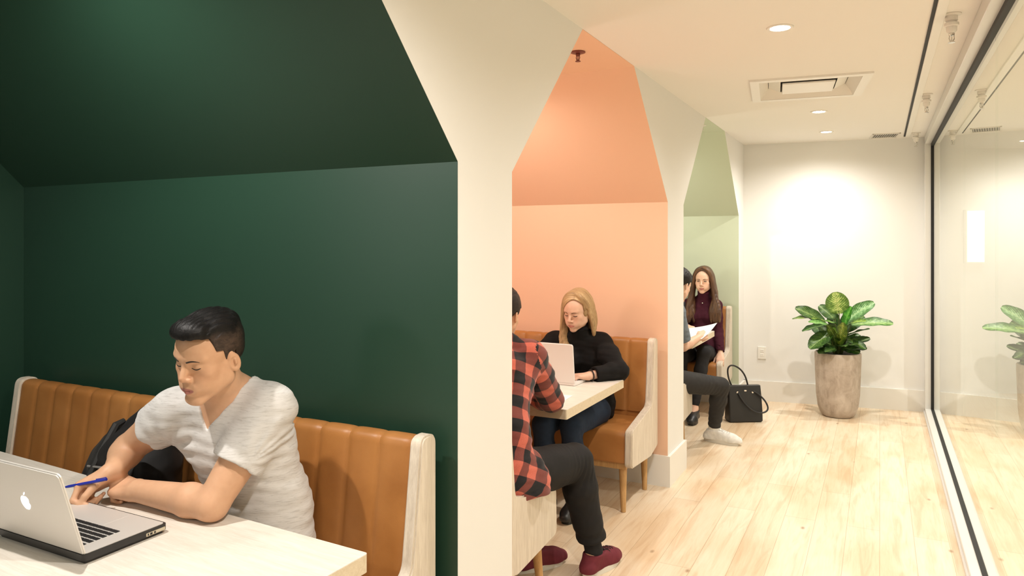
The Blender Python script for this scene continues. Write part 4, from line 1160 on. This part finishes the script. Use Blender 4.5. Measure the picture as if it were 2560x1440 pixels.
shoe(J, 'R', M['whitecanvas'], M['sole'], p, lace=M['lacew'], h=.0045, L=.26); shoe(J, 'L', M['whitecanvas'], M['sole'], p, h=.006, L=.26)
short_hair('hair', H, 1.0, M['hair_short'], p, lineb, top=.02, side=.012, hh=.004, side_col=(.012, .008, .007), col=(.010, .007, .006), seed=5.)

# --- woman with long brown hair in burgundy
M['brown'] = hair_mat('brown_hair', (.085, .038, .018), (.028, .012, .008), (.20, .10, .045))
def brown_locks(seed, ln=1.):
    r = random.Random(seed); L = []
    for q in (-1, 1):
        for k in range(10):
            o = k / 9; j = lambda a: r.uniform(-a, a)
            L.append(([(q * .004, .050 - .10 * o, .120), (q * .048, .048 - .10 * o, .104), (q * .078, .036 - .09 * o, .045), (q * .090, .026 - .07 * o, -.04), (q * (.106 + j(.008)), .030 - .05 * o, -.13), (q * (.128 - .03 * o + j(.014)), .055 - .03 * o, -.21 * ln), (q * (.142 - .06 * o + j(.02)), .085 - .03 * o, -.29 * ln), (q * (.140 - .06 * o + j(.022)), .095 - .03 * o, -.375 * ln + j(.02))], [.012, .015, .018, .020, .022, .024, .022, .008], 'l.8'))
    for k in range(5):
        x = -.05 + .025 * k; L.append(([(x * .5, -.07, .10), (x, -.10, .03), (x, -.105, -.06), (x * 1.1, -.095, -.20)], [.02, .024, .026, .014], 'f.8'))
    return L
H = RH(V3(-1.465, 6.795, 1.200), V3(.02, -.985, -.06)); sc = 1.0
J = dict(shL=V3(-1.368, 6.865, .960), shR=V3(-1.612, 6.84, .960), elL=V3(-1.338, 6.835, .725), wrL=V3(-1.290, 6.700, .535), elR=V3(-1.69, 6.72, .785), wrR=V3(-1.56, 6.56, .785),
         pelvis=V3(-1.495, 6.80, .56), waist=V3(-1.495, 6.835, .70), chest=V3(-1.485, 6.855, .86), neck=V3(-1.478, 6.86, 1.025), fwd=V3(.03, -1, 0),
         hipL=V3(-1.42, 6.72, .53), hipR=V3(-1.58, 6.72, .53), kneeL=V3(-1.375, 6.40, .585), kneeR=V3(-1.56, 6.34, .535), ankL=V3(-1.435, 6.285, .115), ankR=V3(-1.60, 6.42, .10), toeL=V3(-1.42, 6.05, 0), toeR=V3(-1.61, 6.2, 0), footL=.23)
hands = dict(L=dict(d=V3(.12, -.80, -.58), palm=V3(-.1, .5, -.8), side=V3(-1, 0, 0), curl=[(.25, .45, .3)] * 4, sc=.9), R=dict(d=V3(.6, -.75, 0), palm=V3(0, 0, -1), side=V3(.7, .6, 0), curl=RELAX, sc=.9))
me, bs, _ = person_body('person', J, H, SK2, (.42, .13, .12), hands, .88, True, sc, h=.0055, hh=.0032, neck_r=.050)
p = link('person', me, M['skin']); tag(p, 'woman with very long brown hair in a dark burgundy turtleneck', 'person')
sdf_obj('turtleneck_top', top_sdf(J, .88, .008, True, 1.9, 'c', turtle=H.w((0, -.012, -.105)), slr=.010, hem=V3(-1.495, 6.78, .52), hw=.160, fold=.003, seed=4., neck_r=.050), .0055, M['burgundy'], p)
sdf_obj('trousers', trousers_sdf(J, .9, .006), .006, M['charcoal'], p)
for q in 'LR': shoe(J, q, M['black'], M['black'], p, h=.006, L=.23)
long_hair('hair', H, sc, M['brown'], p, brown_locks(3), hh=.0045, part=0.)
face_lines(bs, H, sc, M['brow_dark'], M['lash'], p, True, False, 1.1, M['lash'])
s2 = J['neck'] + V3(.01, -.085, -.035); mb = MB(); mb.lathe([(0, -.006), (.008, -.004), (.009, 0), (.008, .004), (0, .006)], 12, Vector(s2)); mb.build('necklace_pendant', M['chrome'], p, True)

# --- woman in the floral top, beside her and mostly hidden
H = RH(V3(-1.865, 6.76, 1.165), V3(.25, -.95, -.2))
J = dict(shL=V3(-1.685, 6.79, .945), shR=V3(-1.965, 6.82, .945), elL=V3(-1.655, 6.66, .790), wrL=V3(-1.76, 6.50, .785), elR=V3(-2.06, 6.70, .79), wrR=V3(-1.93, 6.56, .785),
         pelvis=V3(-1.85, 6.80, .56), waist=V3(-1.85, 6.83, .70), chest=V3(-1.84, 6.84, .85), neck=V3(-1.84, 6.84, 1.005), fwd=unit(V3(.08, -1, 0)),
         hipL=V3(-1.77, 6.72, .53), hipR=V3(-1.93, 6.72, .53), kneeL=V3(-1.78, 6.34, .535), kneeR=V3(-1.93, 6.34, .535), ankL=V3(-1.79, 6.36, .10), ankR=V3(-1.94, 6.36, .10), toeL=V3(-1.79, 6.1, 0), toeR=V3(-1.95, 6.1, 0), footL=.23)
hands = dict(L=dict(d=V3(-.6, -.75, 0), palm=V3(0, 0, -1), side=V3(-.7, .6, 0), curl=RELAX, sc=.9), R=dict(d=V3(.6, -.75, 0), palm=V3(0, 0, -1), side=V3(.7, .6, 0), curl=RELAX, sc=.9))
me, bs, _ = person_body('person', J, H, SK2, LIP2, hands, .88, True, 1., h=.006, hh=.004, neck_r=.050)
p = link('person', me, M['skin']); tag(p, 'person in a grey floral top, mostly hidden between the two others in the sage booth', 'person')
sdf_obj('floral_top', top_sdf(J, .88, .010, True, .62, 'c', vdepth=.02, vwide=.07, hem=V3(-1.85, 6.78, .52), seed=5.), .006, M['floral'], p)
sdf_obj('trousers', trousers_sdf(J, .9, .006), .007, M['charcoal'], p)
for q in 'LR': shoe(J, q, M['black'], M['black'], p, h=.007, L=.23)
long_hair('hair', H, 1., M['brown'], p, brown_locks(8, .8), hh=.005, part=0.)
face_lines(bs, H, 1., M['brow_dark'], M['lash'], p, True)
# ------------------------------------------------------------------ laptops
M['silver'] = mat('silver_aluminium', (.76, .72, .68), .42, .4)
M['silver2'] = mat('pale_aluminium', (.82, .80, .78), .45, .1)
M['key'] = mat('black_keys', (.012, .012, .013), .5)
M['screen'] = mat('dark_screen', (.01, .01, .012), .15)
M['glowlogo'] = mat('glowing_logo', (1, 1, 1), .5, emis=(.93, .96, 1), estr=1.6)
M['shell'] = mat('black_hard_shell', (.016, .015, .015), .38)
M['port'] = mat('port_metal', (.62, .55, .42), .4, .3)
def laptop(loc, rz, label, lid_deg=105, shell=False, glow=True, w=.325, d=.225, sm='silver'):
    """origin: middle of the hinge edge on the table; +y towards the user"""
    t = empty('laptop', loc, rz); tag(t, label, 'laptop'); h0 = .012 if shell else .002; th = .014
    if shell:
        mb = MB(); mb.prism(rounded([(-w / 2 - .004, -.004), (w / 2 + .004, -.004), (w / 2 + .004, d + .004), (-w / 2 - .004, d + .004)], .014, 5), 2, .0005, h0 + th - .0015)
        bmesh.ops.bevel(mb.bm, geom=[e for e in mb.bm.edges if max(e.verts[0].co.z, e.verts[1].co.z) < .001], offset=.008, segments=3, affect='EDGES')
        sh = mb.build('hard_shell', M['shell'], t, True)
        mb = MB(); mb.box((w / 2 + .0025, d - .062, h0 - .003), (w / 2 + .0048, d - .004, h0 + .0065), .002, 2); pt = mb.build('port_panel', M['port'], sh)
        mb = MB()
        for yy, ww in ((d - .056, .004), (d - .047, .007), (d - .036, .005)): mb.box((w / 2 + .0045, yy - ww / 2, h0 - .001), (w / 2 + .0051, yy + ww / 2, h0 + .0045))
        mb.build('port', M['black'], pt)
    mb = MB(); mb.prism(rounded([(-w / 2, 0), (w / 2, 0), (w / 2, d), (-w / 2, d)], .012, 5), 2, h0, h0 + th)
    bmesh.ops.bevel(mb.bm, geom=[e for e in mb.bm.edges if min(e.verts[0].co.z, e.verts[1].co.z) > h0 + th - 1e-4], offset=.0015, segments=2, affect='EDGES')
    b = mb.build('base', M[sm], t, True)
    mb = MB(); z = h0 + th; mb.box((-.137, .030, z - .001), (.137, .134, z + .0003)); kb = mb.build('keyboard', M['silver'], b)
    mb = MB(); rows = [(.032, .010, 14), (.047, .015, 14), (.065, .015, 14), (.083, .015, 13), (.101, .015, 12), (.119, .015, 9)]
    for y, hh, n in rows:
        p = .272 / n
        for k in range(n): mb.box((-.136 + k * p + .0016, y, z), (-.136 + (k + 1) * p - .0016, y + hh - .003 + .0, z + .0018))
    mb.build('keys', M['key'], kb)
    mb = MB(); mb.box((-.052, .142, z - .001), (.052, .216, z + .0004), .001, 1); mb.build('trackpad', M['silver'], b)
    lid = empty('lid', (0, .004, z + .002)); lid.parent = t; a = math.radians(lid_deg)
    Mx = Matrix.Translation((0, .004, z + .001)) @ Matrix.Rotation(a - PI, 4, 'X') @ Matrix.Identity(4)
    bpy.data.objects.remove(lid)
    # lid: drawn flat (y from 0 outwards, z up = inner side), then turned about the hinge
    mb = MB(); mb.prism(rounded([(-w / 2, .002), (w / 2, .002), (w / 2, -d + .004), (-w / 2, -d + .004)], [.004, .004, .016, .016], 6), 2, -.0065, 0.)
    bmesh.ops.bevel(mb.bm, geom=[e for e in mb.bm.edges if max(e.verts[0].co.z, e.verts[1].co.z) < -.006], offset=.003, segments=3, affect='EDGES')
    l = mb.build('lid', M[sm], t, True); l.matrix_local = Mx
    mb = MB(); mb.box((-w / 2 + .012, -d + .02, -.0005), (w / 2 - .012, -.018, .0006)); mb.build('screen', M['screen'], l)
    # fruit-shaped light in the middle of the lid's outside
    cx, cy, S = 0., -d / 2, .0212
    body = []
    for k in range(64):
        a_ = 2 * PI * k / 64; x, y = math.sin(a_), math.cos(a_)
        r = 1 - .12 * math.exp(-(a_ - 0) ** 2 / .06) - .12 * math.exp(-(a_ - 2 * PI) ** 2 / .06) - .07 * math.exp(-(a_ - PI) ** 2 / .05)
        px, py = x * r * .92, y * r * .96 - (.03 if y < 0 else 0)
        if y < -.1: px *= 1 - .20 * (-y - .1)
        dx, dy = px - 1.16, py - .13                     # the bite
        dd = math.hypot(dx, dy)
        if dd < .46: px, py = 1.16 + dx / dd * .46, .13 + dy / dd * .46
        body.append((cx + px * S, cy + .0 - py * S))
    leaf = []
    for k in range(20):
        u = k / 20
        if u < .5: q = u * 2; leaf.append((cx + (.02 + .42 * q - .30 * q * (1 - q)) * S, cy - (1.02 + .50 * q + .22 * q * (1 - q)) * S))
        else: q = (1 - u) * 2; leaf.append((cx + (.02 + .42 * q + .30 * q * (1 - q)) * S, cy - (1.02 + .50 * q - .22 * q * (1 - q)) * S))
    mb = MB()
    for pts in (body, leaf): mb.prism([(x, y) for x, y in pts], 2, -.0069, -.0060)
    mb.build('logo', M['glowlogo'] if glow else M['metalw'], l)
    return t
laptop((-1.948, 1.110, .75), 0, 'open silver laptop in a black shell, glowing logo on its lid, in the green booth', 106, True, w=.377, d=.228)
laptop((-1.675, 3.735, .75), -.02, 'open pale laptop before the blonde woman at the peach booth table', 97, False, False, sm='silver2')

# pen in the young man's right hand
M['blue'] = mat('blue_plastic', (.012, .025, .34), .3)
pa, pb = Vector((-2.184, 1.312, .815)), Vector((-2.052, 1.362, .845))
mb = MB(); d_ = (pb - pa).normalized(); mb.tube([pa, pa + d_ * .008, pa + d_ * .02, pb - d_ * .03, pb], [.0012, .0028, .0042, .0044, .0040], 12); pen = mb.build('pen', M['blue'], None, True)
tag(pen, 'blue ballpoint pen held by the young man in the grey T-shirt', 'pen')
mb = MB(); mb.tube([pb - d_ * .035 + Vector((0, 0, .006)), pb - d_ * .002 + Vector((0, 0, .006))], [.0014, .0014], 8); mb.tube([pb - d_ * .002 + Vector((0, 0, .006)), pb - d_ * .002], [.0016, .002], 8); mb.build('clip', M['blue'], pen)

# backpack on the green booth's bench
M['bag'] = fabric('black_nylon', (.012, .011, .011), .6, 600, .05)
M['bag2'] = mat('black_webbing', (.02, .019, .019), .55)
M['greytrim'] = mat('grey_trim', (.20, .19, .18), .6)
s = SDF()
BF = frame_fu(V3(-2.38, 1.63, .47), V3(.15, -.98, .12), V3(.10, .1, 1))
s.chain([BF.w((.0, 0, .08)), BF.w((.0, .0, .25)), BF.w((.02, -.03, .40))], [.19, .18, .115], .06, n=BF.R[1], sq=.55)
s.chain([BF.w((-.12, .0, .07)), BF.w((.16, .0, .07))], [.08, .08], .06)
s.chain([BF.w((-.08, .075, .08)), BF.w((.08, .075, .08))], [.055, .055], .03); s.chain([BF.w((-.06, .05, .33)), BF.w((.10, .05, .30))], [.05, .05], .05)
s.dis.append(lambda P: .006 * wob(P, 26, 1.) + .004 * wob(P, 60, 2.))
s.fun(lambda P: P[..., 2] - .466, V3(-2.8, 1.3, .3), V3(-2.0, 1.95, .50), .004, True)
bp, _ = sdf_obj('backpack', s, .006, M['bag']); tag(bp, 'slouched black backpack on the tan bench beside the young man', 'backpack')
mb = MB()
for o in (-.07, .07): mb.tube([BF.w((o, .02, .44)), BF.w((o, .05, .43)), BF.w((o * 1.1, .085, .34)), BF.w((o * 1.2, .118, .22)), BF.w((o * 1.3, .12, .10))], [.010, .013, .014, .013, .010], 8)
mb.build('shoulder_strap', M['bag2'], bp, True)
mb = MB(); mb.tube([BF.w((-.11, .10, .285)), BF.w((-.03, .118, .30)), BF.w((.06, .118, .29)), BF.w((.12, .10, .26))], [.004] * 4, 8); mb.build('zip', M['greytrim'], bp, True)
# ------------------------------------------------------------------ papers, handbag, plant
M['paper'] = mat('white_paper', (.86, .85, .83), .7)
def sheet(pts4, bend, label):
    """a bent sheet between four corners"""
    a, b, c, d = (Vector(p) for p in pts4); n = (b - a).cross(d - a).normalized(); N = 12
    mb = MB(); bm = mb.bm; T = []
    for sgn in (0, -.0007):
        g = [[bm.verts.new(a.lerp(b, i / N).lerp(d.lerp(c, i / N), j / N) + n * (bend * math.sin(PI * j / N) + bend * .5 * math.sin(PI * i / N) + sgn)) for i in range(N + 1)] for j in range(N + 1)]
        T.append(g)
    for g, fl in ((T[0], 1), (T[1], -1)):
        for j in range(N):
            for i in range(N): bm.faces.new((g[j][i], g[j][i + 1], g[j + 1][i + 1], g[j + 1][i])[::fl])
    rim = lambda g: [g[0][i] for i in range(N)] + [g[j][N] for j in range(N)] + [g[N][i] for i in range(N, 0, -1)] + [g[j][0] for j in range(N, 0, -1)]
    r0, r1 = rim(T[0]), rim(T[1])
    for i in range(len(r0)): bm.faces.new((r0[i], r1[i], r1[(i + 1) % len(r0)], r0[(i + 1) % len(r0)]))
    o = mb.build('paper_sheet', M['paper'], None, True); tag(o, label, 'paper'); return o
sheet([(-1.43, 5.72, .80), (-1.25, 5.74, .792), (-1.175, 5.965, .900), (-1.40, 5.97, .845)], -.012, 'white sheets of paper held up over the table in the sage booth')
sheet([(-1.62, 3.24, .7512), (-1.41, 3.26, .7512), (-1.43, 3.50, .7512), (-1.64, 3.48, .7512)], 0.0003, 'white sheet of paper on the table beside the plaid sleeve')

M['bagl'] = mat('black_grained_leather', (.018, .017, .017), .42, spec=.45); t = NT(M['bagl']); vo = t.n('ShaderNodeTexVoronoi'); vo.inputs['Scale'].default_value = 300; t.l(t.coord(), vo.inputs['Vector']); t.bump(vo.outputs[0], .2, .001)
hb = empty('handbag', (-1.055, 6.50, 0), math.radians(32)); hb.scale = (.95, .95, .98); tag(hb, 'black leather handbag on the floor beside the sage booth', 'handbag')
lp = []
for z, w, d in ((.004, .148, .062), (.012, .156, .068), (.10, .157, .060), (.22, .155, .044), (.315, .152, .026), (.318, .149, .022)):
    lp.append([Vector((x, y, z)) for x, y in rounded([(-w, -d), (w, -d), (w, d), (-w, d)], .016, 4)])
mb = MB(); mb.sweep(lp); b_ = mb.build('body', M['bagl'], hb, True)
def strap(pts, name, par, r=.0075):
    P_ = [Vector(p) for p in pts]; n = len(P_); tt = np.linspace(0, n - 1, 33); Q = np.array([[np.interp(x, range(n), [p[i] for p in P_]) for i in range(3)] for x in tt])
    for _ in range(6): Q[1:-1] = .25 * Q[:-2] + .5 * Q[1:-1] + .25 * Q[2:]
    mb = MB(); mb.tube([Vector(q) for q in Q], r, 10); return mb.build(name, M['bagl'], par, True)
strap([(-.085, .028, .28), (-.13, .03, .36), (-.145, .03, .46), (-.11, .03, .50), (-.03, .03, .47), (.03, .03, .40), (.055, .028, .30), (.06, .03, .27)], 'handle', hb)
strap([(-.07, -.042, .26), (-.055, -.060, .22), (.0, -.085, .14), (.08, -.11, .085), (.17, -.105, .095), (.20, -.09, .13), (.17, -.07, .20), (.10, -.05, .26), (.07, -.045, .27)], 'handle', hb)
mb = MB()
for x in (-.075, .068): mb.lathe([(.0, 0), (.009, 0), (.009, .004), (0, .004)], 14, (x, -.040, .262), Matrix.Rotation(PI / 2, 4, 'X'))
mb.box((-.012, -.042, .268), (.012, -.034, .282), .002, 1); mb.build('clasp', M['chrome'], hb, True)

PX, PY = -.335, 7.085
pp = empty('potted_plant', (PX, PY, 0)); tag(pp, 'leafy green plant with broad striped leaves in a tall stone-coloured pot', 'plant')
m = M['pot'] = mat('weathered_stone_pot', (.45, .36, .29), .85, spec=.2); t = NT(m); v = t.coord()
n1 = t.noise(v, 9, 6, .65, .8); n2 = t.noise(t.coord((1, 1, .25)), 16, 5, .6, .5)
c = t.ramp(t.math('ADD', t.math('MULTIPLY', n1, .55), t.math('MULTIPLY', n2, .45)), [(.34, (.36, .285, .225)), (.5, (.50, .415, .345)), (.64, (.60, .515, .44))]); t.color(c); t.bump(n1, .35, .006)
mb = MB(); mb.lathe([(0, .0), (.118, .0), (.132, .008), (.150, .035), (.168, .09), (.181, .20), (.188, .38), (.193, .52), (.193, .563), (.188, .570), (.176, .570), (.172, .560), (.170, .50), (0, .50)], 48); mb.build('pot', M['pot'], pp, True)
M['soil'] = mat('dark_soil', (.03, .02, .013), .95); t = NT(M['soil']); t.bump(t.noise(t.coord(), 90, 4), .8, .01)
mb = MB(); mb.lathe([(0, .560), (.10, .562), (.1745, .556)], 32); mb.build('soil', M['soil'], pp, True)
m = M['leaf'] = mat('striped_leaf', (.1, .2, .04), .38, spec=.5); t = NT(m)
uvn = t.n('ShaderNodeUVMap'); uvn.uv_map = 'cloth'; sp = t.n('ShaderNodeSeparateXYZ'); t.l(uvn.outputs[0], sp.inputs[0])
ab = t.math('ABSOLUTE', sp.outputs[0])
wv = t.math('SINE', t.math('ADD', t.math('MULTIPLY', sp.outputs[1], 62.), t.math('MULTIPLY', ab, -26.)))
nz = t.noise(t.coord(), 42, 4); f = t.math('ADD', t.math('MULTIPLY', wv, .13), t.math('MULTIPLY', nz, 1.0))
f = t.math('SUBTRACT', f, t.math('MULTIPLY', ab, .42)); mid = t.math('LESS_THAN', ab, .035)
pat = t.ramp(f, [(.10, (.022, .065, .010)), (.32, (.055, .145, .022)), (.55, (.17, .28, .085))])
vc = t.n('ShaderNodeVertexColor'); vc.layer_name = 'tint'
c = t.mix(1., pat, vc.outputs[0], 'MULTIPLY'); c = t.mix(t.math('MULTIPLY', mid, .7), c, (.38, .50, .16)); t.color(c); t.bump(wv, .12, .003)
def mkleaf(base, tip, width, face, droop, tint, V_, F_, U_, C_):
    base, tip = Vector(base), Vector(tip); ax = tip - base; L = ax.length; ax.normalize(); nrm = Vector(face); nrm = (nrm - ax * nrm.dot(ax)).normalized(); sd = ax.cross(nrm)
    nu, nv = 16, 8; i0 = len(V_)
    for i in range(nu + 1):
        u = i / nu; w = width / 2 * (math.sin(PI * min(1, u ** .9 * .97 + .015)) ** .48) * (.86 + .22 * u)
        for j in range(nv + 1):
            q = j / nv * 2 - 1
            p = base + ax * (L * u) + sd * (w * q) + nrm * (droop * math.sin(PI * u) * L * .5 + abs(q) ** 1.5 * w * .28 + .004 * math.sin(u * 17 + q * 2) * abs(q))
            V_.append(p); U_.append((q, u)); C_.append(tint)
    for i in range(nu):
        for j in range(nv):
            a = i0 + i * (nv + 1) + j; F_.append((a, a + 1, a + nv + 2, a + nv + 1))
V_, F_, U_, C_ = [], [], [], []
def px(x, y, Y):   # a point of the plant as seen in the doorway direction, at depth Y
    u, v = (x - 1280) / 1800, (y - 607) / 1800; xz, yz = u * .8906 - .4548, u * .4548 + .8906; Z = Y / yz
    return Vector((xz * Z, Y, 1.55 - v * Z))
CAM = Vector((.05, -1, .15)); UP = Vector((.1, -.5, .85))
spec = [  # base, tip (with their depths), width, facing, droop, tint
    ((2098, 784, 7.00), (2087, 730, 6.93), .20, CAM, .02, (4.2, 2.9, 3.6)), ((2062, 806, 7.03), (1988, 770, 6.97), .125, (.25, -.75, .6), .10, (.9, .85, .8)),
    ((2062, 802, 7.0), (1981, 798, 6.90), .09, (.0, -.22, 1), .12, (1.5, 1.2, .7)), ((2066, 812, 6.98), (2006, 829, 6.88), .09, (.1, -.25, 1), .10, (.7, .8, .8)),
    ((2070, 812, 6.92), (2022, 806, 6.80), .08, (0, -.5, .8), .08, (1.4, 1.6, 1.4)), ((2080, 832, 6.98), (2024, 872, 6.86), .15, (-.35, -.85, .35), .12, (.85, .95, .6)),
    ((2088, 798, 7.12), (2048, 764, 7.15), .11, (.2, -.9, .3), .05, (.8, .8, .9)), ((2112, 802, 7.10), (2186, 757, 7.10), .135, (-.2, -.85, .5), .08, (2.0, 1.9, 3.2)),
    ((2128, 812, 7.02), (2233, 810, 6.96), .115, (.05, -.62, .8), .12, (1.8, 1.7, 2.0)), ((2105, 846, 7.0), (2174, 823, 6.90), .08, (.1, -.2, 1), .08, (.5, .6, .6)),
    ((2118, 846, 7.0), (2164, 872, 6.92), .085, (.4, -.8, .4), .08, (.8, .9, .6)), ((2098, 862, 6.96), (2108, 806, 6.88), .10, (.1, -.9, .4), .05, (1.7, 1.2, .5)),
    ((2110, 815, 7.0), (2128, 766, 6.96), .085, (-.5, -.8, .2), .03, (1.0, 1.9, .9)), ((2092, 850, 6.98), (2068, 812, 6.9), .10, (.2, -.8, .4), .05, (1.2, 1.0, .5)),
    ((2104, 818, 6.98), (2062, 803, 6.84), .07, (0, -.4, .9), .1, (1.4, 1.5, .8)), ((2120, 812, 6.98), (2164, 803, 6.86), .085, (0, -.5, .85), .1, (1.7, 1.5, .6)),
    ((2095, 868, 7.02), (2044, 850, 6.98), .12, (-.2, -.8, .6), .08, (.6, .7, .6)), ((2105, 868, 7.02), (2150, 882, 6.96), .10, (.2, -.8, .6), .1, (.5, .6, .5)),
    ((2095, 835, 7.12), (2075, 770, 7.20), .11, CAM, .04, (.7, .7, .8)), ((2105, 835, 7.12), (2128, 778, 7.2), .12, CAM, .04, (.7, .75, .9)), ((2100, 830, 7.15), (2160, 790, 7.26), .12, CAM, .05, (.8, .9, 1.)),
    ((2088, 840, 7.14), (2030, 815, 7.24), .12, CAM, .06, (.7, .8, .7)), ((2100, 850, 6.94), (2082, 820, 6.84), .075, (0, -.6, .8), .1, (1.3, 1.2, .5)), ((2090, 872, 6.94), (2062, 880, 6.86), .09, (-.2, -.7, .7), .1, (.6, .7, .5)),
]
r_ = random.Random(11)
for k in range(16):
    a = k / 16 * 2 * PI + r_.uniform(-.2, .2); e_ = r_.uniform(-.15, .9); L_ = r_.uniform(.16, .24); b0 = Vector((PX + .05 * math.cos(a), PY - .02 + .05 * math.sin(a), .585 + .05 * r_.random()))
    t0 = b0 + Vector((math.cos(a) * math.cos(e_), math.sin(a) * math.cos(e_) * .8, math.sin(e_))) * L_; g_ = r_.uniform(.45, .8)
    spec.append((b0, t0, r_.uniform(.09, .12), (-.3 * math.cos(a), -.5 - .3 * math.sin(a), .7), .10, (g_, g_ * 1.1, g_ * .7)))
st = MB(); off = Vector((PX, PY, 0))
for b, tp, w_, fc, dr, tn in spec:
    B, T_ = ((b - off, tp - off) if isinstance(b, Vector) else (px(*b) - off, px(*tp) - off)); mkleaf(B, T_, w_, fc, dr, tn, V_, F_, U_, C_)
    root = Vector((B.x * .30, B.y * .30, .55)); d_ = (T_ - B).normalized()
    st.tube([root, root.lerp(B, .5) + Vector((0, 0, .02)), B, B + d_ * .03], [.006, .005, .004, .002], 6)
me = mesh_np('foliage', np.array([tuple(v) for v in V_]), np.array(F_)); set_uv(me, np.array(U_)); set_color(me, np.array(C_)); fo = link('foliage', me, M['leaf'], pp)
M['stem'] = mat('green_stem', (.10, .13, .03), .5); st.build('stems', M['stem'], pp, True)
# ------------------------------------------------------------------ camera, world, view
cam = bpy.data.cameras.new('camera'); co = bpy.data.objects.new('camera', cam); COL.objects.link(co)
co.location = (0, 0, 1.55); co.rotation_euler = (PI / 2, 0, math.radians(27.05))
cam.sensor_width = 36; cam.lens = 1800 / 2560 * 36; cam.shift_y = (607 - 720) / 2560; cam.clip_start = .02
SC.camera = co
wd = bpy.data.worlds.new('world'); SC.world = wd; wd.use_nodes = True
wd.node_tree.nodes['Background'].inputs[0].default_value = (1, .9, .78, 1); wd.node_tree.nodes['Background'].inputs[1].default_value = .25
vs = SC.view_settings; vs.view_transform = 'Standard'; vs.look = 'None'; vs.gamma = 1; vs.use_curve_mapping = False; vs.exposure = EXPO
